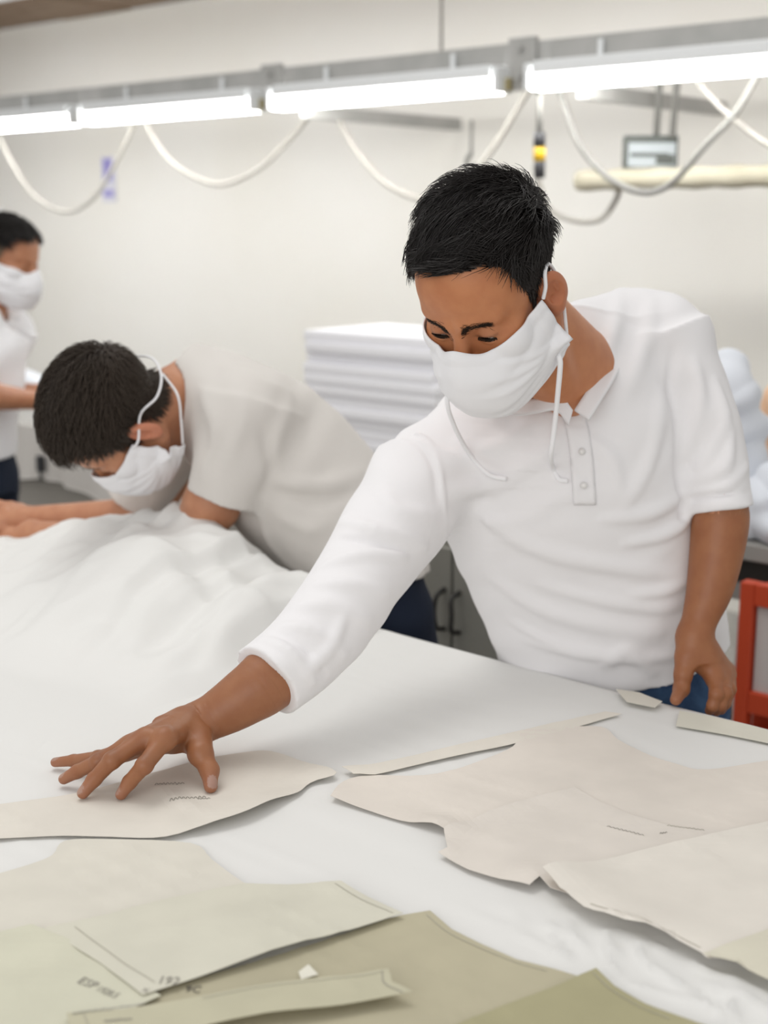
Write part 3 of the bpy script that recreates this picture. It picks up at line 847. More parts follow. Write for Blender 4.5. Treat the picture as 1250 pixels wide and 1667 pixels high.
# soft goods on the bench
def bundle(name, material, label, blobs, lo, hi, h=.008, amp=.012, freq=24, cat='cloth', seed=0):
    def fn(p):
        d = None
        for c, r, R in blobs:
            e = ellip(p, c, r, R); d = e if d is None else smin(d, e, .03)
        n = amp * np.sin(p[:, 0] * freq + 3 * np.sin(p[:, 2] * freq * .6 + seed)) * np.sin(p[:, 2] * freq * 1.3 + 2 * np.sin(p[:, 1] * freq * .8))
        n = n + .7 * amp * (1 - 2 * np.abs(np.sin(p[:, 2] * freq * .9 + 2.2 * np.sin(p[:, 0] * freq * .5 + seed) + p[:, 0] * 9)))
        return np.maximum(d + n, BZ + .002 - p[:, 2])
    v, f = solid(fn, lo, hi, h, 1)
    return tag(mesh_obj(name, v, f, material), label, cat)
UVR = np.stack([UD, VD, UP], 1)
# layered stack of folded lavender-white cloth behind the bent worker
sv = 3.15
su0, su1 = bench_u(712, sv, 1.1), bench_u(497, sv, 1.1)
zt = PV(600, 545, sv)[2]
st = empty('folded_cloth_stack', uvz((su0 + su1) / 2, sv + .2, BZ))
nl = 11; lh = (zt - BZ) / nl
for i in range(nl):
    j = rng.uniform(-.012, .012, 3)
    m = MB(); m.box(uvz((su0 + su1) / 2 + j[0], sv + .2 + j[1], BZ + lh * (i + .5)), UD * ((su1 - su0) / 2 + j[2] + .0006 * i), VD * .2, UP * lh * .5, lh * .16)
    m.build('folded_layer', 'lavender_cloth', st, True)
tag(st, 'tall stack of folded pale lavender cloth on the bench behind the two men', 'cloth')
def at_bench(px, py, v): return PV(px, py, v)
c = at_bench(1188, 640, 3.0)
bundle('cloth_bundle', 'blue_white_cloth', 'blue-white cloth bundle on the bench behind the raised shoulder', [(c, (.07, .10, .09), None), (c - [0.0, 0, .12], (.10, .10, .10), None), (c - [0, 0, .24], (.12, .11, .10), None)], c - [.25, .25, .45], c + [.25, .25, .2])
c = at_bench(1290, 805, 2.93)
bundle('cloth_bundle', 'blue_white_cloth', 'white cloth pile on the bench at the right edge above the orange crate', [(c, (.10, .10, .07), None), (c - [0, 0, .06], (.14, .12, .06), None)], c - [.3, .3, .3], c + [.3, .3, .2], seed=2)
c = at_bench(1262, 690, 3.25)
bundle('cloth_bundle', 'peach_cloth', 'peach cloth bundle at the right edge of the picture', [(c, (.045, .05, .09), None), (c - [0, 0, .12], (.06, .06, .08), None), (c - [0, 0, .25], (.07, .07, .10), None)], c - [.2, .2, .5], c + [.2, .2, .2], seed=4)
c = at_bench(70, 635, 3.3)
bundle('cloth_bundle', 'blue_white_cloth', 'white cloth heap on the bench beside the man at the left edge', [(c + [-.05, 0, -.02], (.13, .12, .10), None), (c + [.10, 0, -.08], (.17, .12, .10), None), (c + [0, 0, -.2], (.26, .14, .12), None)], c - [.4, .3, .4], c + [.4, .3, .25], seed=6)
# pale drape and grey cover hanging on the bench front at the left
def drape(name, material, label, pxa, pxb, v, ztop, zbot, amp, cat='cloth'):
    ua, ub = bench_u(pxb, v, .7), bench_u(pxa, v, .7)
    us = np.linspace(ua, ub, 60); zs = np.linspace(ztop, zbot, 24)
    g = []
    for k in range(2):
        for u in us:
            for z in zs:
                f = (ztop - z) / max(ztop - zbot, 1e-6)
                g.append(uvz(u, v - .012 * k - amp * f * (1 + math.sin(u * 38 + 2 * math.sin(u * 11))), z - .02 * math.sin(u * 9) * f))
    n, mz = len(us), len(zs); f = []
    for k in range(2):
        b = k * n * mz
        for i in range(n - 1):
            for j in range(mz - 1):
                q = (b + i * mz + j, b + (i + 1) * mz + j, b + (i + 1) * mz + j + 1, b + i * mz + j + 1)
                f.append(q if k else q[::-1])
    e = n * mz
    for i in range(n - 1):
        for j in (0, mz - 1): f.append((i * mz + j, (i + 1) * mz + j, e + (i + 1) * mz + j, e + i * mz + j))
    for j in range(mz - 1):
        for i in (0, n - 1): f.append((i * mz + j, i * mz + j + 1, e + i * mz + j + 1, e + i * mz + j))
    return tag(mesh_obj(name, np.array(g), f, material), label, cat)
drape('bench_drape', 'shirt_cream', 'pale cream cloth hanging over the bench front beyond the bent head', 5, 330, B0 - .015, BZ + .004, BZ - .20, .012)
drape('bench_cover', 'grey_cloth', 'grey cloth hanging below the cream drape at the left', -60, 420, B0 - .004 + .03, BZ - .16, BZ - .62, .010)
ck = empty('table_clamp', PV(66, 765, B0 - .06))
a = PV(66, 742, B0 - .06); b = PV(66, 768, B0 - .06)
m = MB(); m.box((a + b) / 2, UD * .014, VD * .012, UP * ((a - b)[2] / 2), .004); m.build('jaw', 'black', ck)
m = MB(); m.tube([b + UP * .006, b - UP * .03], .006, 8); m.build('screw', 'black', ck, True)
tag(ck, 'small black clamp on the bench edge just below the bent brown-haired head', 'clamp')

# ------------------------------------------------------------------ people: shared head, hand and hair makers
def ear_sdf(q, sx):
    return bounded(lambda p: ear_full(p, sx), np.array([sx * .080 - .05, -.07, -.08]), np.array([sx * .080 + .05, .05, .06]), q, .02)
def ear_full(q, sx):
    c = np.array([sx * .080, -.014, -.010])
    R = Matrix.Rotation(math.radians(-14), 3, 'X') @ Matrix.Rotation(math.radians(26 * sx), 3, 'Z')
    R = np.array(R)
    l = (q - c) @ R
    l = l * np.array([sx, 1, 1])
    d = ellip(l, (0, 0, 0), (.0085, .0205, .033))
    d = smin(d, ellip(l, (-.001, .004, -.025), (.0075, .010, .011)), .006)
    d = smax(d, -ellip(l, (.0090, .002, .003), (.0088, .0130, .0215)), .002)
    d = smin(d, ellip(l, (.0015, -.005, .004), (.0025, .003, .011)), .002)
    d = smax(d, -ball(l, (.006, .005, -.007), .0065), .002)
    return d
HLO, HHI = np.array([-.15, -.19, -.21]), np.array([.15, .20, .21])
def head_sdf(q): return bounded(head_full, HLO, HHI, q)
def head_full(q):
    d = ellip(q, (0, -.014, .042), (.0765, .098, .086))
    d = smin(d, ellip(q, (0, .036, .040), (.063, .056, .062)), .02)
    d = smin(d, ellip(q, (0, .030, -.040), (.060, .058, .076)), .03)
    ax = np.abs(q[:, 0]); s = q.copy(); s[:, 0] = ax
    d = smin(d, rcone(s, (.052, -.005, -.062), (.017, .070, -.106), .016, .015), .028)
    d = smin(d, ball(q, (0, .074, -.106), .017), .02)
    d = smin(d, ball(s, (.043, .057, -.022), .024), .02)
    d = smin(d, rcone(s, (.010, .086, .020), (.044, .068, .024), .0085, .008), .014)
    d = smax(d, -ball(s, (.033, .103, -.001), .018), .014)
    # lids over the eyeballs, nearly closed (looking down)
    lid = ball(s, (.0325, .0725, -.001), .0152)
    lid = smax(lid, -ellip(s, (.0330, .0885, -.0040), (.0136, .0105, .0052)), .0012)
    d = smin(d, lid, .004)
    d = smin(d, rcone(q, (0, .084, .012), (0, .108, -.034), .0065, .0115), .012)
    d = smin(d, ball(s, (.0135, .096, -.038), .0085), .008)
    d = smin(d, rcone(s, (0, .094, -.066), (.018, .086, -.068), .006, .003), .006)
    d = smin(d, rcone(s, (0, .092, -.077), (.015, .085, -.075), .0065, .003), .006)
    d = smin(d, np.minimum(ear_sdf(q, 1), ear_sdf(q, -1)), .006)
    return d
def hair_mask(q, low=-.045):
    x, y, z = q[:, 0], q[:, 1], q[:, 2]
    yb = np.interp(z, [-.06, -.02, .005, .02, .04, .06, .075, .088, .097], [.006, .012, .018, .026, .034, .040, .044, .056, .14])
    m = y < yb
    zb = np.interp(y, [-.12, -.07, -.045, -.035, -.030, .004, .008, .02], [low, low, -.04, -.03, .018, .020, -.014, -.014])
    return m & (z > zb)

def finger(p, js, rs, k=.004):
    d = None
    for i in range(len(js) - 1):
        e = rcone(p, js[i], js[i + 1], rs[i], rs[i + 1])
        d = e if d is None else smin(d, e, k)
    return d
def hand_sdf(p, wrist, fingers, thumb, palm_in, kw=.014, wr=.019):
    pts = np.array([q for f in fingers for q in f] + list(thumb) + [wrist])
    return bounded(lambda q: hand_full(q, wrist, fingers, thumb, palm_in, kw, wr), pts.min(0) - .06, pts.max(0) + .06, p, .035)
def hand_full(p, wrist, fingers, thumb, palm_in, kw, wr):
    """fingers: list of joint lists (knuckle .. tip)"""
    rr = [(.0122, .0102, .0088, .0071), (.0124, .0104, .0090, .0073), (.0118, .0097, .0085, .0069), (.0103, .0084, .0075, .0062)]
    d = None
    for f in fingers:
        e = rcone(p, wrist, f[0], wr, .0125)
        d = e if d is None else smin(d, e, .014)
    d = smin(d, rcone(p, fingers[0][0], fingers[-1][0], .0125, .010), .012)
    d = smin(d, rcone(p, palm_in, (np.asarray(fingers[0][0]) + np.asarray(fingers[-1][0])) / 2, .016, .011), .014)
    ds = None
    for f, r in zip(fingers, rr):
        e = finger(p, f, r)
        e = smin(e, ball(p, f[1], r[1] * 1.06), .003)
        ds = e if ds is None else np.minimum(ds, e)
    d = smin(d, ds, .006)
    t = finger(p, thumb, (.0165, .0132, .0116, .0085), .006)
    d = smin(d, t, .010)
    return d
def nail_paint(v, nrm, cols, tip, prev, dors, colour, size=.0058):
    a = unit(np.asarray(tip) - np.asarray(prev)); dd = unit(np.asarray(dors) - a * (np.asarray(dors) @ a))
    w = unit(np.cross(a, dd))
    q = v - (np.asarray(tip) - a * .0015 + dd * .0045)
    u1, u2 = (q @ a) / (size * 1.15), (q @ w) / (size * .92)
    m = (u1 * u1 + u2 * u2 < 1) & (nrm @ dd > .35) & (np.abs(q @ dd) < .008)
    cols[m] = colour

def strands(fn, roots, normals, dirs, lengths, lifts, rad, steps=6, jitter=.12):
    """tapered three-sided strands that follow a solid; returns vertices and quads"""
    n = len(roots)
    pos = roots.copy(); pts = [pos.copy()]
    d = dirs / (np.linalg.norm(dirs, axis=1)[:, None] + 1e-9)
    for s in range(steps):
        f = (s + .5) / steps
        g = grad(fn, pos); dist = fn(pos)
        tang = d - (d * g).sum(1)[:, None] * g
        tang /= np.linalg.norm(tang, axis=1)[:, None] + 1e-9
        up = np.clip((lifts - dist) * 90, -.35, 1.1)[:, None] * (1 - .3 * f)
        mv = tang + g * up + rng.normal(0, jitter, (n, 3))
        mv /= np.linalg.norm(mv, axis=1)[:, None] + 1e-9
        pos = pos + mv * (lengths / steps)[:, None]
        pts.append(pos.copy())
        d = .75 * d + .25 * mv
    pts = np.stack(pts, 1)                                   # n, steps+1, 3
    K = steps + 1
    t = np.gradient(pts, axis=1); t /= np.linalg.norm(t, axis=2)[..., None] + 1e-9
    ref = normals[:, None].repeat(K, 1)
    sx = np.cross(t, ref); sx /= np.linalg.norm(sx, axis=2)[..., None] + 1e-9
    sy = np.cross(t, sx)
    tp = (rad[:, None] * (1 - np.linspace(0, 1, K) ** 1.6 * .85)[None])[..., None]
    ring = [pts + tp * (math.cos(a) * sx + math.sin(a) * sy) for a in (0, 2.094, 4.189)]
    V = np.stack(ring, 2).reshape(-1, 3)                     # n, K, 3
    base = (np.arange(n)[:, None] * K + np.arange(steps)[None]) * 3
    q = [np.stack([base + a, base + b, base + 3 + b, base + 3 + a], -1).reshape(-1, 4) for a, b in ((0, 1), (1, 2), (2, 0))]
    return V, np.vstack(q)

def bez_patch(rows, nu=60, nv=34):
    """smooth sheet through a grid of control points"""
    g = np.array(rows, float)
    a = np.stack([catmull(r, 12) for r in g])
    b = np.stack([catmull(a[:, j], 10) for j in range(a.shape[1])], 1)
    return b
def sheet_mesh(b, th):
    """give a sheet of points a thickness; returns verts, faces"""
    n, m = b.shape[:2]
    gu = np.gradient(b, axis=0); gv = np.gradient(b, axis=1)
    nn = np.cross(gu, gv); nn /= np.linalg.norm(nn, axis=2)[..., None] + 1e-12
    A = (b + nn * th / 2).reshape(-1, 3); Bv = (b - nn * th / 2).reshape(-1, 3)
    ii, jj = np.meshgrid(np.arange(n - 1), np.arange(m - 1), indexing='ij')
    q = np.stack([ii * m + jj, (ii + 1) * m + jj, (ii + 1) * m + jj + 1, ii * m + jj + 1], -1).reshape(-1, 4)
    e = n * m
    f = [q, q[:, ::-1] + e]
    for line, rev in ((np.arange(m), 0), ((n - 1) * m + np.arange(m), 1), (np.arange(n) * m, 1), (np.arange(n) * m + m - 1, 0)):
        s = np.stack([line[:-1], line[1:], line[1:] + e, line[:-1] + e], 1)
        f.append(s[:, ::-1] if rev else s)
    return np.vstack([A, Bv]), np.vstack(f)

def face_mask(parent, C, R, S, loops, pleat=.0052, name='face_mask'):
    half_top = [(0, .1110, -.001), (.030, .094, -.017), (.060, .060, -.008), (.0785, .014, .000)]
    half_1 = [(0, .128, -.040), (.040, .104, -.046), (.069, .056, -.044), (.0815, .006, -.036)]
    half_2 = [(0, .127, -.076), (.040, .106, -.082), (.068, .056, -.074), (.0815, .000, -.060)]
    half_3 = [(0, .113, -.112), (.036, .092, -.117), (.064, .044, -.104), (.080, -.006, -.084)]
    half_4 = [(0, .099, -.125), (.033, .080, -.130), (.061, .036, -.116), (.079, -.010, -.096)]
    rows = []
    for h in (half_top, half_1, half_2, half_3, half_4):
        rows.append([(-x, y, z) for x, y, z in h[::-1]] + list(h[1:]))
    b = bez_patch(rows)
    n, m = b.shape[:2]
    vv_, uu_ = np.meshgrid(np.linspace(0, 1, n), np.linspace(-1, 1, m), indexing='ij')
    out = b.copy(); out[..., 1] += .045; out[..., 2] += .05
    out /= np.linalg.norm(out, axis=2)[..., None]
    w = pleat * (np.abs(np.sin(vv_ * 9 + 2.6 * np.abs(uu_) + .9 * np.sin(uu_ * 4))) ** .7 * (.25 + np.abs(uu_)) + .35 * np.sin(vv_ * 21  - uu_ * 5) * np.abs(uu_))
    au = np.abs(uu_)
    for vi in (.02, .24, .42, .62, .80, .98):
        line = .52 + (vi - .52) * np.clip((1 - au) / .8, 0, 1)
        w = w + .0030 * np.exp(-((vv_ - line) / .030) ** 2) * np.clip((au - .12) / .3, 0, 1)
    hem = .0022 * (np.exp(-((vv_ - .06) / .03) ** 2) + np.exp(-((vv_ - .95) / .03) ** 2) + .9 * np.exp(-((np.abs(uu_) - .90) / .03) ** 2))
    b = b + out * (w * np.sin(np.clip(vv_, .0, 1) * math.pi) + hem)[..., None]
    flat = b.reshape(-1, 3)
    for _ in range(3):
        dd = head_full(flat); flat = flat + grad(head_full, flat) * np.maximum(.0040 - dd, 0)[:, None]
    b = flat.reshape(b.shape)
    W = C + (b * S) @ R.T
    v, f = sheet_mesh(W, .0022)
    o = mesh_obj(name, v, f, 'mask_white', parent)
    for pts, r, nm in loops:
        mm = MB(); mm.tube(catmull(pts, 8), r, 8); mm.build(nm, 'cord_white', o, True)
    return o
def brow_strands(C, R, S, fn, n=330):
    root, dr = [], []
    for sx in (-1, 1):
        t = rng.uniform(0, 1, n)
        x = .011 + .041 * t; z = .0165 + .0070 * np.sin(t * 2.2) - .004 * t + rng.normal(0, .0042, n) * (1.1 - .6 * t)
        y = .115 - .9 * np.maximum(x - .012, 0) ** 1.25
        q = np.stack([sx * x, y, z], 1); root.append(q)
        dr.append(np.stack([sx * np.ones(n), -.3 * np.ones(n), .35 - .8 * t], 1))
    q = np.vstack(root); d = np.vstack(dr) @ R.T
    w = C + (q * S) @ R.T
    for _ in range(6):
        w = w - grad(fn, w) * fn(w)[:, None]
    return w, grad(fn, w), d

def tint(base, v, loc, dark, hairm):
    c = np.tile(np.array(base, float), (len(v), 1))
    return c
def collect(parts):
    """join several (verts, quads) into one mesh"""
    V, Q, b = [], [], 0
    for v, q in parts:
        V.append(v); Q.append(q + b); b += len(v)
    return np.vstack(V), np.vstack(Q)

# ------------------------------------------------------------------ the man in front, reaching over the table
C1 = np.array([0.1394, 1.8138, 1.4620]); S1 = 1.06
R1 = np.array([[-0.8439, -0.4427, -0.3031], [0.5361, -0.6753, -0.5064], [0.0195, -0.5899, 0.8072]])
_pt = math.radians(3)      # nod further down
R1 = R1 @ np.array([[1, 0, 0], [0, math.cos(_pt), math.sin(_pt)], [0, -math.sin(_pt), math.cos(_pt)]])
def h1(p): return head_sdf(((p - C1) / S1) @ R1) * S1
L1 = lambda x, y, z: C1 + R1 @ (np.array([x, y, z]) * S1)
def waxis(yaw, tilt):
    y, t = math.radians(yaw), math.radians(tilt)
    return np.array([math.cos(y) * math.cos(t), -math.sin(y) * math.cos(t), math.sin(t)])
TR1 = [(1012, 1260, 2.262, 8, 0, .178, .120), (1003, 1120, 2.247, 8, 2, .187, .122), (987, 1010, 2.20, 8, 5, .190, .115), (948, 900, 2.15, 6, 10, .192, .113),
       (912, 785, 2.09, 2, 17, .194, .118), (915, 690, 2.07, 0, 23, .185, .105), (930, 605, 2.075, 0, 24, .145, .090), (950, 535, 2.09, 0, 22, .085, .070)]
torso1 = Loft([(P(a, b, d), waxis(yw, tl), w, h) for a, b, d, yw, tl, w, h in TR1], 6)
torso1b = Loft([(P(a, b, d), waxis(yw, tl), w * .88, h * .86) for a, b, d, yw, tl, w, h in TR1], 6)
RARM = [(690, 775, 2.03, .080), (645, 850, 1.985, .075), (600, 915, 1.935, .067), (556, 986, 1.885, .062), (503, 1050, 1.845, .0585), (446, 1098, 1.806, .0545), (418, 1118, 1.795, .0535)]
LARM = [(1075, 560, 2.09, .080), (1113, 630, 2.08, .066), (1146, 700, 2.07, .056), (1163, 765, 2.065, .0515), (1173, 826, 2.06, .0480), (1174, 850, 2.06, .0475)]
sl_r = circ([(P(a, b, d), r) for a, b, d, r in RARM]); sl_l = circ([(P(a, b, d), r) for a, b, d, r in LARM])
girdle = (P(700, 765, 2.03), P(1075, 565, 2.10))
# wrists and hands
HZ = TABLE + .0085
WR = PZ(318, 1178, TABLE + .052)
def tp(a, b, h): return PZ(a, b, TABLE + h)
RF = [[tp(268, 1203, .072), tp(235, 1246, .052), tp(211, 1273, .028), tp(197, 1293, .0135)],
      [tp(238, 1201, .072), tp(182, 1238, .053), tp(153, 1269, .028), tp(135, 1291, .0135)],
      [tp(212, 1213, .062), tp(160, 1240, .042), tp(126, 1256, .024), tp(104, 1268, .0130)],
      [tp(202, 1222, .050), tp(160, 1233, .032), tp(120, 1238, .018), tp(90, 1241, .0120)]]
RT = [tp(322, 1200, .050), tp(326, 1226, .042), tp(341, 1254, .026), tp(343, 1280, .0135)]
fore_r = Loft([(P(672, 790, 2.03), (.3, .2, .9), .055, .055), (P(600, 915, 1.935), (.3, .2, .9), .050, .050), (P(545, 998, 1.878), (.3, .2, .9), .046, .046),
               (P(447, 1098, 1.806), (-.6, .3, .75), .0435, .041), (P(395, 1137, 1.790), (-.6, .3, .75), .0375, .036), (P(352, 1163, 1.783), (-.6, .5, .6), .0315, .028),
               (WR, (-.55, .8, .2), .0275, .0215), (.55 * WR + .45 * (RF[0][0] + RF[3][0]) / 2, (-.3, .95, .1), .032, .017)], 6)
def rhand(p):
    d = hand_sdf(p, WR, RF, RT, .6 * WR + .4 * RF[1][0] - np.array([0, 0, .014]))
    d = smin(d, rcone(p, WR + [0, 0, -.004], RT[1], .017, .0135), .012)
    d = smin(d, ball(p, PZ(297, 1168, TABLE + .066), .0105), .012)
    return d
rh_fold = fold_field([([RF[i][0] + [0, 0, .011], .5 * (RF[i][0] + WR) + [0, 0, .018], WR + [0, 0, .016]], .0045, .0016) for i in range(4)]
                     + [([f[1] + [0, 0, .0085] + unit(np.cross(unit(f[2] - f[0]), [0, 0, 1])) * k * .006 + unit(f[2] - f[0]) * o for k in (-1, 0, 1)], .0012, -.0007) for f in RF for o in (-.003, .0005, .004)])
def arm_r(p): return smin(fore_r(p), rhand(p) - rh_fold(p), .014)
WL = P(1130, 1040, 2.030)
LF = [[P(1164, 1104, 2.015), P(1166, 1130, 1.990), P(1160, 1149, 1.990), P(1155, 1157, 2.005)],
      [P(1177, 1102, 2.030), P(1180, 1128, 1.998), P(1172, 1149, 1.995), P(1166, 1158, 2.010)],
      [P(1184, 1098, 2.048), P(1187, 1122, 2.018), P(1180, 1145, 2.012), P(1174, 1156, 2.025)],
      [P(1182, 1092, 2.066), P(1188, 1113, 2.045), P(1184, 1133, 2.036), P(1178, 1145, 2.045)]]
LT = [P(1116, 1072, 2.018), P(1112, 1098, 2.012), P(1109, 1122, 2.010), PZ(1100, 1139, TABLE + .013)]
fore_l = Loft([(P(1090, 585, 2.09), (1, 0, 0), .05, .055), (P(1146, 700, 2.07), (1, 0, 0), .046, .048), (P(1170, 815, 2.06), (1, 0, 0), .0425, .044), (P(1171, 862, 2.055), (1, 0, 0), .0430, .044),
               (P(1157, 950, 2.045), (1, 0, 0), .0360, .036), (P(1140, 1005, 2.035), (1, .3, 0), .0275, .027), (WL, (.9, .4, 0), .0250, .0225), (P(1142, 1075, 2.028), (.8, .6, 0), .030, .019)], 6)
def lhand(p):
    return hand_sdf(p, WL, LF, LT, .5 * WL + .5 * LT[1])
def arm_l(p): return smin(fore_l(p), lhand(p), .014)
neck_a = L1(0, -.030, -.045); neck_b = P(945, 610, 2.03)
trap = [(P(955, 560, 2.09), P(1060, 548, 2.12)), (P(915, 610, 2.05), P(735, 720, 2.04))]
def neck1(p):
    d = rcone(p, neck_a, neck_b, .056, .063)
    d = smin(d, rcone(p, L1(0, .010, -.085), P(925, 640, 1.965), .036, .035), .03)
    d = smin(d, rcone(p, L1(-.066, -.020, -.045), P(918, 650, 1.95), .012, .012), .018)   # neck tendon
    return d
def core1(p):
    d = torso1b(p)
    for a, b in trap: d = smin(d, rcone(p, a, b, .050, .040), .04)
    d = smin(d, rcone(p, *girdle, .050, .050), .04)
    return d
hipL, hipR = P(1085, 1165, 2.21), P(930, 1160, 2.27)
kneeL, kneeR = np.array([hipL[0] + .01, hipL[1] + .02, .46]), np.array([hipR[0] - .02, hipR[1] + .03, .46])
footL, footR = np.array([kneeL[0] + .03, kneeL[1] + .06, .08]), np.array([kneeR[0] - .03, kneeR[1] + .06, .08])
def legs1(p):
    d = smin(rcone(p, hipL, kneeL, .078, .052), rcone(p, hipR, kneeR, .078, .052), .03)
    return smin(d, smin(rcone(p, kneeL, footL, .050, .036), rcone(p, kneeR, footR, .050, .036), .02), .03)
def body1(p):
    d = smin(h1(p), neck1(p), .016)
    d = smin(d, core1(p), .022)
    d = smin(d, legs1(p), .03)
    return d

def box_of(pts, pad):
    p = np.array(pts); return p.min(0) - pad, p.max(0) + pad
man1 = empty('person', (hipL[0] * .5 + hipR[0] * .5, hipL[1] * .5 + hipR[1] * .5, 0))
lo, hi = box_of([C1, C1 + R1 @ [0, 0, .2], neck_b], .15)
cutz = neck_b - np.array([0, 0, .02]); ax_n = unit(neck_a - neck_b)
def head_piece(p): return np.maximum(smin(smin(h1(p), neck1(p), .016), core1(p), .022), -((p - neck_b) @ ax_n) - .055)
hv, hq = solid(head_piece, lo, hi, .0023, 1)
lo, hi = box_of([r for f in RF for r in f] + RT + [WR, P(470, 1080, 1.82)], .05)
def arm_piece(p): return np.maximum(arm_r(p), (p - P(520, 1020, 1.86)) @ unit(P(600, 915, 1.935) - P(447, 1098, 1.806)))
av, aq = solid(arm_piece, lo, hi, .0019, 1)
lo, hi = box_of([r for f in LF for r in f] + LT + [WL, P(1172, 800, 2.06)], .06)
def arml_piece(p): return np.maximum(arm_l(p), p[:, 2] - P(1172, 790, 2.06)[2])
lv, lq = solid(arml_piece, lo, hi, .0026, 1)
def rest1(p): return smin(smin(core1(p), np.minimum(np.maximum(fore_r(p), -((p - P(480, 1070, 1.83)) @ unit(P(600, 915, 1.935) - P(447, 1098, 1.806)))), np.maximum(fore_l(p), P(1172, 835, 2.06)[2] - p[:, 2])), .03), legs1(p), .03)
lo, hi = box_of([footL, footR, P(690, 700, 1.9), P(1180, 560, 2.2), P(470, 1080, 1.82), P(1000, 1000, 2.3)], .12); lo[2] = 0.03
rv, rq = solid(rest1, lo, hi, .008, 1)
bv, bq = collect([(hv, hq), (av, aq), (lv, lq), (rv, rq)])
SK1 = np.array([.54, .22, .096])
cols = np.tile(SK1, (len(bv), 1))
nh = len(hv)
ql = ((hv - C1) / S1) @ R1
hm = hair_mask(ql) & (ear_sdf(ql, -1) > .004) & (ear_sdf(ql, 1) > .004)
c = cols[:nh]
def blend(c, m, colr, f): c[m] = c[m] * (1 - f) + np.array(colr) * f
blend(c, hm, (.016, .012, .010), .97)
sy = ql.copy(); sy[:, 0] = np.abs(sy[:, 0])
blend(c, (ear_sdf(ql, -1) < .003) | (ear_sdf(ql, 1) < .003), (.50, .17, .09), .55)
# eyelash line and socket colour
el = np.exp(-(((sy[:, 0] - .0325) / .014) ** 4 + ((sy[:, 2] - .0012) / .0020) ** 2)) * (sy[:, 1] > .078)
c[:] = c * (1 - .85 * el[:, None]) + np.array([.02, .012, .01]) * .85 * el[:, None]
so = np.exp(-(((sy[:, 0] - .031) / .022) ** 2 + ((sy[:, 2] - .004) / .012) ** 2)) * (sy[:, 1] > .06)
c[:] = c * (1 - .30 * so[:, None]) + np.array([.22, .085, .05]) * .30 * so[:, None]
lips = np.exp(-((sy[:, 0] / .022) ** 4 + ((ql[:, 2] + .071) / .009) ** 2)) * (ql[:, 1] > .08)
c[:] = c * (1 - .6 * lips[:, None]) + np.array([.38, .13, .10]) * .6 * lips[:, None]
cols[:nh] = c
na = len(av)
nrm = grad(arm_piece, av); ca_ = cols[nh:nh + na]
for f in RF: 
    w = np.exp(-((av - f[3]) ** 2).sum(1) / .016 ** 2); ca_[:] = ca_ * (1 - .5 * w[:, None]) + np.array([.60, .27, .17]) * .5 * w[:, None]
    w = np.exp(-((av - f[1] - [0, 0, .01]) ** 2).sum(1) / .010 ** 2); ca_[:] = ca_ * (1 - .35 * w[:, None]) + np.array([.26, .11, .06]) * .35 * w[:, None]
    dors = np.array([0, 0, 1.0]) * .8 + unit(f[3] - f[2]) * .5
    nail_paint(av, nrm, ca_, f[3], f[2], (0, 0, 1), (.66, .40, .30))
w = np.exp(-((av - RT[3]) ** 2).sum(1) / .018 ** 2); ca_[:] = ca_ * (1 - .5 * w[:, None]) + np.array([.60, .27, .17]) * .5 * w[:, None]
nail_paint(av, nrm, ca_, RT[3], RT[2], (.35, -.1, 1), (.68, .42, .33), .0075)
cols[nh:nh + na] = ca_ * np.array([.60, .61, .62])  # reaching arm and hand darkened, forearm shading put into the skin colour
cl_ = cols[nh + na:nh + na + len(lv)]
for f in LF + [LT]:
    w = np.exp(-((lv - f[3]) ** 2).sum(1) / .018 ** 2); cl_[:] = cl_ * (1 - .5 * w[:, None]) + np.array([.56, .25, .15]) * .5 * w[:, None]
cols[nh + na:nh + na + len(lv)] = cl_ * np.array([.60, .57, .52])  # resting arm darkened as well, its shade mixed into the skin colour
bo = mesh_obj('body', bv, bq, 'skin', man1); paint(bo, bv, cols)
# eyes
for sx in (-1, 1):
    bm = bmesh.new(); bmesh.ops.create_uvsphere(bm, u_segments=24, v_segments=16, radius=.0136 * S1)
    v = np.array([q.co[:] for q in bm.verts]); f = [tuple(q.index for q in p.verts) for p in bm.faces]; bm.free()
    eo = mesh_obj('eyeball', v + L1(sx * .0325, .0725, -.001), f, ['eye_white', 'iris'], bo)
    gaze = R1 @ unit([0.10, .92, -.28])
    idx = np.zeros(len(f), np.int32)
    for k, p in enumerate(f):
        if unit(v[list(p)].mean(0)) @ gaze > .84: idx[k] = 1
    eo.data.polygons.foreach_set('material_index', idx)
# hair
roots_i = np.where(hm)[0]
def head_only(p): return smin(h1(p), neck1(p), .016)
NR = 11000
ri = rng.choice(roots_i, NR); rt = hv[ri] + rng.normal(0, .0012, (NR, 3)); rl = ((rt - C1) / S1) @ R1
gn = grad(head_only, rt)
top_w = np.clip((rl[:, 2] - .035) / .05, 0, 1); back_w = np.clip((-rl[:, 1] - .02) / .05, 0, 1)
dl = np.zeros((NR, 3))
front_w = np.clip((rl[:, 1] - .02) / .05, 0, 1) * top_w
dl[:, 1] = .85 * top_w * (1 - .55 * back_w) * (1 - .75 * front_w) + .10 * (1 - top_w) - .25 * back_w * (1 - top_w)
dl[:, 2] = -.15 * top_w - 1.0 * (1 - top_w) + .25 * front_w
dl[:, 0] = .45 * top_w + .75 * front_w
clump = np.floor(rl * 62 + rng.normal(0, .12, rl.shape)).astype(int); cn = (clump @ np.array([73856093, 19349663, 83492791])) % 1000 / 1000.
dl[:, 0] += (cn - .5) * .7 * (.3 + top_w); dl[:, 2] += ((cn * 7) % 1 - .5) * .4; dl[:, 1] += ((cn * 17) % 1 - .5) * .4 * top_w
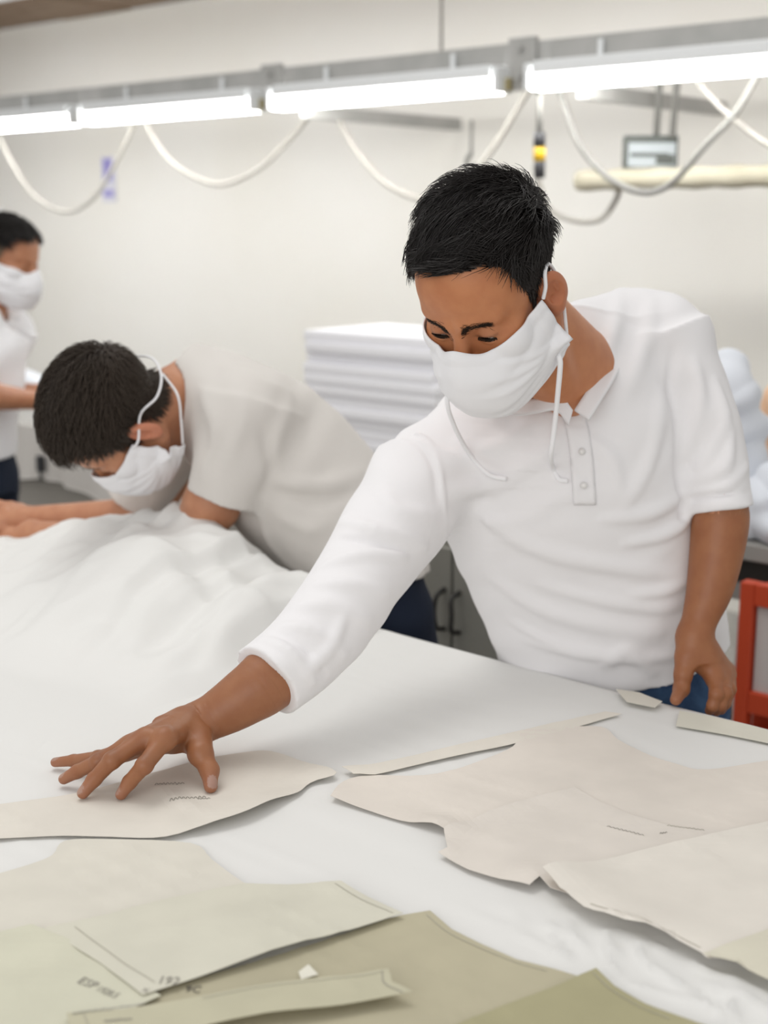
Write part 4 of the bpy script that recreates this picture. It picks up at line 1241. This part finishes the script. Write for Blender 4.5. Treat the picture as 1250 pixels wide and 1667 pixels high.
tmp_w = np.clip((rl[:, 1] + .005) / .03, 0, 1) * (np.abs(rl[:, 0]) > .04) * (rl[:, 2] > .02)
dl[:, 1] -= .6 * tmp_w
dl += rng.normal(0, .08, dl.shape)
dw = dl @ R1.T
ln = .015 + .034 * top_w - .012 * front_w; ln = ln * rng.uniform(.7, 1.2, NR)
lf = .002 + (.004 + .011 * ((cn * 13) % 1)) * top_w * (.35 + .65 * rng.uniform(.2, 1.0, NR)) + .003 * rng.uniform(0, 1, NR)
spike = (back_w > .25) & (rl[:, 2] > .03) & (((cn * 29) % 1) < .35)
dw[spike] += gn[spike] * 1.2; lf[spike] += .012
V, Q = strands(head_only, rt, gn, dw, ln, lf, rng.uniform(.0006, .0011, NR), jitter=.08)
ho = mesh_obj('hair', V, Q, 'hair_black', man1)
tag(ho, 'short tousled black hair')
w, gnb, db = brow_strands(C1, R1, S1, head_only)
nb_ = len(w) // 2
for s_ in (slice(0, nb_), slice(nb_, None)):
    V, Q = strands(head_only, w[s_], gnb[s_], db[s_], np.full(nb_, .0080), np.full(nb_, .0014), np.full(nb_, .00027), 3, .25)
    mesh_obj('eyebrow', V, Q, 'brow', man1)
for sx in (-1, 1):
    t = np.linspace(-1, 1, 46)
    lt_ = np.array([L1(sx * (.0325 + .0125 * q), .0725 + .0150 * math.cos(q * .85), -.0002 - .0016 * q * q) for q in t])
    ld_ = np.array([R1 @ np.array([sx * .5 * q, .9, -.75]) for q in t])
    V, Q = strands(lambda p: ball(p, C1, .001), lt_, np.tile(R1[:, 2], (46, 1)), ld_, np.full(46, .0075), np.zeros(46), np.full(46, .00075), 3, .05)
    mesh_obj('eyelashes', V, Q, 'brow', bo)
# trousers and shoes
def jeans1(p):
    d = smin(rcone(p, hipL, kneeL, .098, .070), rcone(p, hipR, kneeR, .098, .070), .03)
    d = smin(d, smin(rcone(p, kneeL, footL, .068, .058), rcone(p, kneeR, footR, .068, .058), .008), .03)
    d = smin(d, Loft([(P(a, b, dd), waxis(yw, tl), w_ * .955, h_ * .955) for a, b, dd, yw, tl, w_, h_ in TR1[:3]], 5)(p), .03)
    d = d + .003 * np.sin(p[:, 2] * 60 + 3 * np.sin(p[:, 0] * 30)) * np.sin(p[:, 0] * 40)
    return np.maximum(np.maximum(d, p[:, 2] - P(1000, 1060, 2.235)[2]), .05 - p[:, 2])
lo, hi = box_of([footL, footR, hipL, hipR, P(1000, 1050, 2.2)], .2); lo[2] = .03
v, f = solid(jeans1, lo, hi, .008, 1); mesh_obj('jeans', v, f, 'denim', man1)
tag(mesh_obj('belt', *(lambda vf: vf)(solid(lambda p: np.maximum(np.abs(torso1(p) + .004) - .004, np.abs((p - P(1003, 1150, 2.235)) @ np.array([0, 0, 1.0])) - .017), *box_of([P(1003, 1128, 2.235)], .28), .006, 0)), 'leather_black', man1))
def shoe(foot, parent, fwd):
    a = np.array([foot[0], foot[1], .045]); b = a + np.array([fwd[0], fwd[1], 0]) * .17 - [0, 0, .012]
    fn = lambda p: np.maximum(smin(rcone(p, a - np.array([fwd[0], fwd[1], 0]) * .05, b, .045, .036), rcone(p, a, a + [0, 0, .05], .045, .042), .03), .002 - p[:, 2])
    v, f = solid(fn, *box_of([a, b], .12), .008, 1); mesh_obj('shoe', v, f, 'leather_black', parent)
for ft in (footL, footR): shoe(ft, man1, -VD)

# shirt: loose lofts with creases, hollow, open at cuffs, hem and neck
def shirt_raw(p):
    d = torso1(p)
    d = smin(d, rcone(p, *girdle, .072, .074), .045)
    d = smin(d, rcone(p, trap[0][0], trap[0][1], .062, .060), .05)
    d = smin(d, rcone(p, P(1010, 560, 2.14), P(930, 640, 2.10), .075, .08), .05)
    d = smin(d, np.minimum(sl_r(p), sl_l(p)), .022)
    return d
def on1(pts): return [trace(shirt_raw, a, b, 1.5, 2.4) for a, b in pts]
FO = [([(790, 835), (867, 890), (1000, 922), (1115, 935)], .015, .007), ([(800, 940), (905, 1000), (1070, 1030)], .016, .006),
      ([(1020, 884), (1075, 872), (1120, 852)], .010, .008), ([(985, 845), (1060, 835), (1112, 806)], .011, .007), ([(1030, 968), (1080, 962), (1118, 945)], .010, .006),
      ([(860, 1042), (940, 1062), (1040, 1072), (1100, 1066)], .010, .006), ([(985, 1080), (1020, 1060), (1060, 1090)], .012, .008),
      ([(880, 950), (960, 972), (1060, 990), (1110, 985)], .012, .005), ([(830, 1010), (900, 1045), (990, 1062)], .010, .004),
      ([(745, 720), (790, 760), (830, 778)], .010, .006), ([(725, 800), (800, 790), (880, 740), (915, 700)], .016, .007), ([(730, 850), (820, 850), (930, 800)], .016, .005),
      ([(1075, 640), (1060, 740), (1020, 820)], .013, .006), ([(1100, 720), (1104, 780), (1112, 850)], .009, -.008), ([(1095, 570), (1090, 640), (1102, 720)], .008, -.006),
      ([(1010, 470), (1000, 530), (985, 590)], .012, .006), ([(1060, 490), (1050, 560), (1015, 650)], .014, .005),
      ([(640, 690), (690, 712), (714, 755), (722, 820), (722, 882)], .004, .0038), ([(632, 700), (680, 722), (704, 760), (712, 820)], .006, -.003),
      ([(557, 850), (610, 862), (690, 890)], .010, .009), ([(545, 880), (600, 884), (665, 900)], .008, -.006), ([(520, 925), (580, 905), (660, 905)], .010, .007),
      ([(505, 955), (560, 950), (630, 965)], .010, .006), ([(480, 990), (530, 985), (600, 1010)], .011, .006), ([(455, 1020), (500, 1025), (560, 1065)], .009, .006),
      ([(560, 1000), (540, 1050), (500, 1095)], .010, .005), ([(620, 800), (650, 830), (700, 840)], .013, .004),
      ([(425, 1040), (470, 1060), (510, 1110)], .007, .006), ([(445, 1032), (490, 1052), (530, 1100)], .007, -.004),
      ([(1130, 590), (1140, 650), (1120, 740)], .010, .007), ([(1165, 620), (1180, 690), (1140, 760)], .010, .006), ([(1190, 700), (1180, 760), (1125, 785)], .010, .007),
      ([(1215, 760), (1180, 792), (1125, 800)], .008, .006), ([(1128, 812), (1170, 806), (1220, 800)], .006, -.005), ([(1128, 830), (1172, 822), (1220, 826)], .012, .004),
      ([(930, 700), (990, 740), (1010, 800)], .012, .004), ([(860, 690), (820, 720), (770, 735)], .013, .004)]
ff1 = fold_field([(on1(a), w_ * .85, h_ * (2.0 if h_ > 0 else 1.2)) for a, w_, h_ in FO])
def shirt_out(p):
    d = shirt_raw(p) - ff1(p)
    d = d + .0016 * np.sin(p[:, 2] * 75 + 2.5 * np.sin(p[:, 0] * 22)) * np.sin(p[:, 0] * 31 + 1.5 * np.sin(p[:, 2] * 19))
    return d
cuffR_n = unit(P(447, 1098, 1.806) - P(503, 1050, 1.845)); cuffR_c = P(434, 1108, 1.80)
cuffL_n = unit(P(1173, 826, 2.06) - P(1163, 765, 2.065)); cuffL_c = P(1174, 829, 2.06)
def neck_hole(p):
    d = rcone(p, P(925, 612, 2.0), L1(0, -.02, -.06), .062, .075)
    d = smin(d, rcone(p, P(915, 615, 1.93), P(930, 662, 1.94), .030, .004), .02)
    return d
def shirt1(p):
    xx = p[:, 0]
    hz_ = np.interp(xx, [P(800, 1060, 2.2)[0], P(850, 1100, 2.1)[0], P(1030, 1116, 2.06)[0], P(1110, 1100, 2.0)[0], P(1205, 1040, 2.1)[0]], [.845, .826, .828, .838, .880])
    t = torso1(p)
    def join(tor, r, l):
        d = smin(tor, rcone(p, *girdle, .072, .074), .045)
        d = smin(d, rcone(p, trap[0][0], trap[0][1], .062, .060), .05)
        d = smin(d, rcone(p, P(1010, 560, 2.14), P(930, 640, 2.10), .075, .08), .05)
        return smin(d, np.minimum(r, l), .022)
    r, l = sl_r(p), sl_l(p)
    o = join(np.maximum(t, hz_ - p[:, 2]), np.maximum(r, (p - cuffR_c) @ cuffR_n), np.maximum(l, (p - cuffL_c) @ cuffL_n))
    fo = ff1(p) - .0016 * np.sin(p[:, 2] * 75 + 2.5 * np.sin(p[:, 0] * 22)) * np.sin(p[:, 0] * 31 + 1.5 * np.sin(p[:, 2] * 19))
    inner = join(t, r, l) + .0165
    d = smax(o - fo, -inner, .002)
    return smax(d, -neck_hole(p), .004)
lo, hi = box_of([P(690, 700, 1.9), P(1210, 460, 2.25), P(400, 1100, 1.78), P(1220, 1110, 2.0), P(800, 1000, 2.35)], .06)
v, f = solid(shirt1, lo, hi, .0040, 1, margin=1.9)
so_ = mesh_obj('shirt', v, f, 'shirt_white', man1); tag(so_, 'white long-sleeved collarless shirt with pushed-up sleeves')
# collar band, placket and buttons
def strip(pts, outs, h, th, name, material, parent):
    p = catmull(pts, 8); w_ = catmull(outs, 8)
    g = np.stack([p + w_ * t for t in np.linspace(0, h, 6)], 1)
    v, f = sheet_mesh(g, th); return mesh_obj(name, v, f, material, parent)
def on_shirt(px, py, lift=.003): return trace(shirt_out, px, py, 1.5, 2.4) - ray(px, py) * lift
colA = [P(935, 668, 1.925), P(953, 640, 1.935), P(975, 606, 1.975), P(984, 574, 2.03), P(968, 545, 2.09), P(930, 530, 2.12)]
strip(colA, [unit(ray(1, 1) * 0 + np.array([.55, -.35, -.35]))] * 2 + [unit([.8, -.3, -.1])] * 2 + [unit([.6, .2, .4])] * 2, .026, .004, 'collar', 'shirt_white', so_)
colB = [P(932, 668, 1.925), P(912, 645, 1.925), P(880, 648, 1.925), P(845, 652, 1.94), P(800, 640, 1.97)]
strip(colB, [np.array([-.25, -.3, -.85])] * 5, .024, .004, 'collar', 'shirt_white', so_)
pl = [(930, 668), (938, 700), (944, 740), (948, 790), (950, 822)]
g = []
for t in np.linspace(0, 1, 26):
    q = catmull(np.array(pl, float), 8); k = q[int(t * (len(q) - 1))]
    g.append([on_shirt(k[0] + dx, k[1], .0032) for dx in np.linspace(-16, 20, 7)])
v, f = sheet_mesh(np.array(g), .003); mesh_obj('placket', v, f, 'shirt_white', so_)
for (a, b) in ((966, 645), (947, 735), (950, 790)):
    c0 = on_shirt(a, b, .0075); n_ = -unit(ray(a, b))
    mm = MB(); mm.tube([c0 - n_ * .002, c0 + n_ * .0012], .0052, 14); mm.build('button', 'button', so_, True)
# mask with ties
ear = L1(-.080, -.014, -.010)
sTop, sBot = L1(-.0795, .012, .000), L1(-.079, -.010, -.096)
loopA = [sTop, L1(-.084, .006, .014), L1(-.083, -.004, .028), L1(-.077, -.026, .022), L1(-.076, -.036, -.004), L1(-.077, -.032, -.045), sBot]
tieA = [sBot + unit(ray(900, 590)) * -.004, P(909, 575, 1.80), P(912, 592, 1.80), P(908, 640, 1.83), P(903, 690, 1.86), P(897, 740, 1.885)] + [on_shirt(900, 762, .004), on_shirt(910, 780, .004), on_shirt(924, 783, .005)]
loopB = [L1(.0785, .010, -.018), L1(.083, .004, .006), L1(.082, -.006, .026), L1(.076, -.028, .018), L1(.074, -.036, -.010), L1(.076, -.030, -.050), L1(.079, -.010, -.096)]
tieB = [L1(.079, -.010, -.096), P(728, 640, 1.87), P(738, 690, 1.90)] + [on_shirt(765, 740, .004), on_shirt(795, 772, .004), on_shirt(824, 780, .005)]
mk = face_mask(man1, C1, R1, S1, [(loopA, .0026, 'ear_loop'), (loopB, .0026, 'ear_loop'), (tieA, .0036, 'tie_string'), (tieB, .0034, 'tie_string')])
tag(mk, 'white cloth face mask with hanging ties')
tag(man1, 'dark-haired man in a white shirt and mask reaching across the table', 'person')

# ------------------------------------------------------------------ the second man, bent low behind the cloth heap
C2 = np.array([-0.4857, 2.4303, 1.2007]); S2 = 1.06
R2 = np.array([[-0.5505, -0.4322, -0.7142], [0.7809, 0.036, -0.6237], [0.2953, -0.901, 0.3177]])
L2 = lambda x, y, z: C2 + R2 @ (np.array([x, y, z]) * S2)
def h2(p): return head_sdf(((p - C2) / S2) @ R2) * S2
W2 = np.array([.35, -.93, .05])
TR2 = [(600, 1030, 2.64, .165, .120), (590, 945, 2.62, .170, .128), (548, 860, 2.61, .172, .142), (480, 778, 2.60, .175, .148), (418, 715, 2.60, .178, .138), (356, 664, 2.60, .150, .110), (306, 622, 2.60, .105, .085), (286, 606, 2.60, .085, .070)]
torso2 = Loft([(P(a, b, d), W2, w_, h_) for a, b, d, w_, h_ in TR2], 6)
torso2b = Loft([(P(a, b, d), W2, w_ * .86, h_ * .80) for a, b, d, w_, h_ in TR2], 6)
shN, shF = P(400, 680, 2.47), P(345, 650, 2.76)
elN, elF = P(296, 893, 2.60), P(236, 842, 2.86)
haN, haF = P(52, 868, 2.86), P(40, 846, 2.92)
sl_n = circ([(P(408, 672, 2.48), .088), (P(388, 740, 2.47), .080), (P(368, 800, 2.48), .070), (P(363, 818, 2.485), .068)])
sl_f = circ([(P(330, 660, 2.76), .085), (P(270, 735, 2.79), .075), (P(228, 800, 2.83), .068), (P(222, 815, 2.84), .067)])
def fist(p, wr, c0, fw, sd):
    """half-closed hand: palm and four curled fingers with a thumb"""
    up_ = unit(np.cross(fw, sd))
    fl = []
    for k in range(4):
        kn = c0 + sd * (.026 - .018 * k) + fw * .028 + up_ * .006
        fl.append([kn, kn + fw * .034 - up_ * .006, kn + fw * .036 - up_ * .032, kn + fw * .016 - up_ * .040])
    th_ = [c0 + sd * .022 - fw * .02, c0 + sd * .036 + fw * .008 - up_ * .01, c0 + sd * .030 + fw * .034 - up_ * .022, c0 + sd * .018 + fw * .046 - up_ * .030]
    return hand_sdf(p, wr, fl, th_, c0 - up_ * .008)
fwH = unit(np.array([-.9, .2, -.25])); sdH = unit(np.cross([0, 0, 1.0], fwH)) * -1
def arms2(p):
    d = smin(rcone(p, shN, P(345, 820, 2.50), .056, .050), rcone(p, P(345, 820, 2.50), elN, .050, .043), .02)
    d = smin(d, rcone(p, elN, haN, .042, .027), .02)
    e = smin(rcone(p, shF, elF, .056, .043), rcone(p, elF, haF, .043, .028), .02)
    d = smin(d, fist(p, haN, haN + fwH * .05, fwH, sdH), .015)
    e = smin(e, fist(p, haF, haF + fwH * .04 + [0, 0, .02], fwH, sdH), .015)
    return np.minimum(d, e)
nk2a, nk2b = L2(0, -.030, -.04), P(318, 640, 2.60)
def neck2(p): return smin(rcone(p, nk2a, nk2b, .056, .062), rcone(p, L2(0, .01, -.08), P(330, 680, 2.6), .038, .045), .03)
hip2 = P(600, 1000, 2.64); pN, pF = hip2 + W2 * .085, hip2 - W2 * .085
kn2 = [np.array([q[0] + .05, q[1] + .05, .45]) for q in (pN, pF)]; ft2 = [np.array([q[0] + .03, q[1] + .04, .08]) for q in kn2]
def legs2(p, r=1.0, a=0.0):
    d = None
    for hp, kn, ft in zip((pN, pF), kn2, ft2):
        e = smin(rcone(p, hp, kn, .082 * r + a, .054 * r + a), rcone(p, kn, ft, .052 * r + a, .038 * r + a), .02)
        d = e if d is None else smin(d, e, .02)
    return d
def body2(p):
    d = smin(h2(p), neck2(p), .016)
    d = smin(d, torso2b(p), .025)
    d = smin(d, rcone(p, shN, shF, .052, .052), .04)
    d = smin(d, arms2(p), .02)
    return smin(d, legs2(p), .03)
man2 = empty('person', (hip2[0], hip2[1], 0))
lo, hi = box_of([ft2[0], ft2[1], C2, haF, haN, P(470, 600, 2.5), P(720, 1000, 2.75), P(560, 700, 2.75)], .17); lo[2] = .03
v, f = solid(body2, lo, hi, .0048, 1)
ql = ((v - C2) / S2) @ R2
hm = hair_mask(ql) & (ear_sdf(ql, -1) > .003) & (ear_sdf(ql, 1) > .003) & (np.linalg.norm(ql, axis=1) < .2)
SK2 = np.array([.52, .245, .135])
cols = np.tile(SK2, (len(v), 1)); cols[hm] = (.03, .02, .014)
em = ((ear_sdf(ql, -1) < .003) | (ear_sdf(ql, 1) < .003)) & (np.linalg.norm(ql, axis=1) < .2)
cols[em] = (.60, .24, .14)
b2 = mesh_obj('body', v, f, 'skin', man2); paint(b2, v, cols)
def head2(p): return smin(h2(p), neck2(p), .016)
def do_hair(head_fn, C, R, S, verts, mask, n, material, parent, length, lift, seed_dir=(0, .3, -1.0), forward=.8, lbl=None, rad=(.0009, .0015)):
    ri = rng.choice(np.where(mask)[0], n); rt = verts[ri] + rng.normal(0, .002, (n, 3)); rl = ((rt - C) / S) @ R
    gn = grad(head_fn, rt); tw = np.clip((rl[:, 2] - .03) / .05, 0, 1)
    d = np.zeros((n, 3)); d[:, 1] = forward * tw + .15 * (1 - tw); d[:, 2] = -.1 * tw - 1.0 * (1 - tw); d[:, 0] = .3 * np.sign(rl[:, 0]) * tw
    d += rng.normal(0, .18, d.shape)
    V, Q = strands(head_fn, rt, gn, d @ R.T, (length * (.5 + .6 * tw)) * rng.uniform(.7, 1.2, n), .004 + lift * (.35 + .65 * tw) * rng.uniform(.2, 1, n), rng.uniform(*rad, n))
    o = mesh_obj('hair', V, Q, material, parent)
    if lbl: tag(o, lbl)
    return o
do_hair(head2, C2, R2, S2, v, hm, 9000, 'hair_brown', man2, .046, .017, lbl='short dark brown hair')
w, gnb, db = brow_strands(C2, R2, S2, head2, 120)
for s_ in (slice(0, 120), slice(120, None)):
    V, Q = strands(head2, w[s_], gnb[s_], db[s_], np.full(120, .008), np.full(120, .0016), np.full(120, .0005), 3, .1)
    mesh_obj('eyebrow', V, Q, 'hair_brown', man2)
for sx in (-1, 1):
    bm = bmesh.new(); bmesh.ops.create_uvsphere(bm, u_segments=16, v_segments=10, radius=.0136 * S2)
    vv_ = np.array([q.co[:] for q in bm.verts]); f_ = [tuple(q.index for q in p.verts) for p in bm.faces]; bm.free()
    mesh_obj('eyeball', vv_ + L2(sx * .0325, .0725, -.001), f_, 'iris', b2)
def tee_raw(p):
    d = smin(torso2(p), rcone(p, shN, shF, .082, .080), .05)
    d = smin(d, np.minimum(sl_n(p), sl_f(p)), .025)
    return d
def on2(pts): return [trace(tee_raw, a, b, 2.0, 3.0) for a, b in pts]
F2 = [([(428, 700), (440, 760), (430, 800)], .012, -.010), ([(470, 640), (455, 700), (435, 770)], .014, .008), ([(440, 780), (520, 790), (600, 770)], .014, .008), ([(430, 800), (520, 815), (580, 800)], .012, -.008),
      ([(330, 640), (350, 700), (330, 780)], .012, .007), ([(400, 640), (390, 700), (360, 770)], .014, .006), ([(440, 830), (500, 860), (540, 850)], .014, .006), ([(400, 830), (450, 900), (500, 940)], .010, .005),
      ([(360, 590), (420, 620), (470, 640)], .016, .005), ([(640, 940), (670, 960), (690, 930)], .012, .006)]
ff2 = fold_field([(on2(a), w_, h_) for a, w_, h_ in F2])
hem2_n = unit(P(586, 990, 2.6) - P(560, 890, 2.6)); hem2_c = P(590, 958, 2.6)
cN_n, cF_n = unit(P(363, 818, 2.485) - P(388, 740, 2.47)), unit(P(222, 815, 2.84) - P(270, 735, 2.79))
def tee(p):
    def join(t, n_, f_): return smin(smin(t, rcone(p, shN, shF, .082, .080), .05), np.minimum(n_, f_), .025)
    t, n_, f_ = torso2(p), sl_n(p), sl_f(p)
    o = join(np.maximum(t, (p - hem2_c) @ hem2_n), np.maximum(n_, (p - P(363, 812, 2.485)) @ cN_n), np.maximum(f_, (p - P(224, 812, 2.84)) @ cF_n))
    o = o - ff2(p) + .002 * np.sin(p[:, 2] * 50 + 3 * np.sin(p[:, 0] * 20)) * np.sin(p[:, 0] * 36)
    d = smax(o, -(join(t, n_, f_) + .0145), .002)
    hole = smin(rcone(p, P(290, 632, 2.60), L2(0, -.03, -.03), .060, .080), rcone(p, P(300, 650, 2.6), P(275, 700, 2.6), .040, .065), .02)
    return smax(d, -hole, .004)
lo, hi = box_of([P(300, 560, 2.5), P(200, 830, 2.85), P(720, 1000, 2.75), P(690, 960, 2.45), P(420, 650, 2.4)], .10)
v, f = solid(tee, lo, hi, .0055, 1, margin=1.9)
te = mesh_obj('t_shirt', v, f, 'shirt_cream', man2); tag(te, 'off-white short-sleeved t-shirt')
def jeans2(p):
    d = smin(legs2(p, 1.0, .016), torso2b(p) - .008, .03)
    d = d + .003 * np.sin(p[:, 2] * 60) * np.sin(p[:, 0] * 40)
    return np.maximum(np.maximum(d, -((p - P(575, 915, 2.6)) @ hem2_n)), .05 - p[:, 2])
lo, hi = box_of([ft2[0], ft2[1], pN, pF, P(590, 920, 2.6)], .22); lo[2] = .03
v, f = solid(jeans2, lo, hi, .009, 1); mesh_obj('jeans', v, f, 'denim_dark', man2)
for ft in ft2: shoe(ft, man2, unit([-.8, -.5, 0]))
lpA = [L2(-.0785, .012, .0), L2(-.082, -.01, .014), L2(-.080, -.035, .006), L2(-.070, -.075, -.012), L2(-.045, -.105, -.02), L2(0, -.118, -.022), L2(.045, -.105, -.02), L2(.070, -.075, -.012), L2(.082, -.01, .014), L2(.0785, .012, .0)]
lpB = [L2(-.079, -.010, -.092), L2(-.073, -.045, -.075), L2(-.060, -.085, -.055), L2(0, -.098, -.05)]
lpA = [q - grad(head2, q[None])[0] * min(head2(q[None])[0] - .015, 0) * 1.0 for q in lpA]
lpB = [q - grad(head2, q[None])[0] * min(head2(q[None])[0] - .006, 0) for q in lpB]
mk2 = face_mask(man2, C2, R2, S2, [(lpA, .0022, 'head_strap'), (lpB, .0022, 'head_strap')])
tag(mk2, 'white cloth face mask with straps round the head')
tag(man2, 'brown-haired man in an off-white t-shirt bent low over the cloth heap', 'person')

# ------------------------------------------------------------------ the third man, standing at the left edge
D3 = 4.05
C3 = P(10, 424, D3); S3 = 1.0
up3 = unit([.22, -.06, .97]); fw3 = unit(np.array([.86, -.28, -.30])); fw3 = unit(fw3 - up3 * (fw3 @ up3)); rt3 = np.cross(fw3, up3)
R3 = np.stack([rt3, fw3, up3], 1)
L3 = lambda x, y, z: C3 + R3 @ (np.array([x, y, z]) * S3)
def h3(p): return head_sdf(((p - C3) / S3) @ R3) * S3
W3 = rt3 * [1, 1, 0]
ch3 = P(-32, 575, D3); hp3 = P(-48, 750, D3); nk3 = P(-22, 505, D3)
torso3 = Loft([(hp3 - [0, 0, .10], W3, .165, .115), (hp3, W3, .165, .115), ((hp3 + ch3) / 2, W3, .165, .110), (ch3, W3, .185, .112), (ch3 + [0, 0, .09], W3, .16, .09), (nk3, W3, .08, .06)], 5)
torso3b = Loft([(hp3 - [0, 0, .10], W3, .15, .10), (hp3, W3, .15, .10), ((hp3 + ch3) / 2, W3, .15, .095), (ch3, W3, .165, .097), (ch3 + [0, 0, .09], W3, .14, .07), (nk3, W3, .065, .05)], 5)
s3 = [ch3 + [0, 0, .06] + W3 * .18 * e for e in (1, -1)]
e3 = [P(-18, 645, D3 - .16), P(-10, 640, D3 + .18)]; w3 = [P(62, 652, D3 - .02), P(66, 640, D3 + .12)]
fw_h = unit(np.array([.9, .1, -.1])); sd_h = unit(np.cross(fw_h, [0, 0, 1.0]))
def arms3(p):
    d = None
    for k in (0, 1):
        e = smin(rcone(p, s3[k], e3[k], .05, .040), rcone(p, e3[k], w3[k], .041, .027), .02)
        e = smin(e, fist(p, w3[k], w3[k] + fw_h * .045, fw_h, sd_h), .015)
        d = e if d is None else np.minimum(d, e)
    return d
hj3 = [hp3 + W3 * .085 * e - [0, 0, .06] for e in (1, -1)]
kn3 = [np.array([q[0], q[1], .45]) for q in hj3]; ft3 = [np.array([q[0] - .02, q[1], .08]) for q in hj3]
def legs3(p, a=0.0):
    d = None
    for hp, kn, ft in zip(hj3, kn3, ft3):
        e = smin(rcone(p, hp, kn, .078 + a, .052 + a), rcone(p, kn, ft, .05 + a, .036 + a), .02)
        d = e if d is None else smin(d, e, .02)
    return d
def head3(p): return smin(h3(p), rcone(p, L3(0, -.03, -.05), nk3, .055, .06), .016)
def body3(p):
    d = smin(head3(p), torso3b(p), .025)
    d = smin(d, rcone(p, *s3, .048, .048), .03)
    return smin(smin(d, arms3(p), .02), legs3(p), .03)
man3 = empty('person', (hp3[0], hp3[1], 0))
lo, hi = box_of([C3, ft3[0], ft3[1], w3[0], w3[1], ch3], .30); lo[2] = .03
v, f = solid(body3, lo, hi, .0065, 1)
ql = ((v - C3) / S3) @ R3
near = np.linalg.norm(ql, axis=1) < .2
hm = hair_mask(ql) & (ear_sdf(ql, -1) > .003) & (ear_sdf(ql, 1) > .003) & near
cols = np.tile(np.array([.50, .225, .12]), (len(v), 1)); fade = hm & (ql[:, 2] < .055); cols[hm] = (.018, .013, .011); cols[fade] = (.13, .085, .05)
b3 = mesh_obj('body', v, f, 'skin', man3); paint(b3, v, cols)
do_hair(head3, C3, R3, S3, v, hm & ~fade, 3500, 'hair_black', man3, .034, .014, lbl='black hair cropped short at the sides', rad=(.0011, .0018))
sl3 = [circ([(s3[k], .075), ((s3[k] + e3[k]) / 2, .066), (.25 * s3[k] + .75 * e3[k], .060), (.12 * s3[k] + .88 * e3[k], .058)]) for k in (0, 1)]
def tee3(p):
    o = smin(torso3(p), rcone(p, *s3, .066, .066), .04); o = smin(o, np.minimum(sl3[0](p), sl3[1](p)), .02)
    o = o + .003 * np.sin(p[:, 2] * 45 + 2 * np.sin(p[:, 0] * 25)) * np.sin(p[:, 0] * 30)
    d = np.maximum(o, -(o + .010))
    d = np.maximum(d, hp3[2] + .01 - p[:, 2])
    return smax(d, -rcone(p, nk3, L3(0, -.02, -.04), .066, .085), .005)
lo, hi = box_of([s3[0], s3[1], hp3, e3[0], e3[1]], .2)
v, f = solid(tee3, lo, hi, .0065, 1, margin=1.9); mesh_obj('t_shirt', v, f, 'mask_white', man3)
def jeans3(p): return np.maximum(np.maximum(smin(legs3(p, .014), torso3b(p) - .006, .03), p[:, 2] - hp3[2] - .03), .05 - p[:, 2])
lo, hi = box_of([ft3[0], ft3[1], hp3], .22); lo[2] = .03
v, f = solid(jeans3, lo, hi, .010, 1); mesh_obj('jeans', v, f, 'denim_dark', man3)
for ft in ft3: shoe(ft, man3, fw3 * [1, 1, 0])
lp3 = [L3(.0785, .012, .000), L3(.086, -.02, .02), L3(.080, -.02, .06), L3(.06, -.03, .12), L3(0, -.04, .15)]
mk3 = face_mask(man3, C3, R3, S3, [(lp3, .003, 'head_strap')])
tag(man3, 'man with cropped black hair and white mask standing at the left edge', 'person')
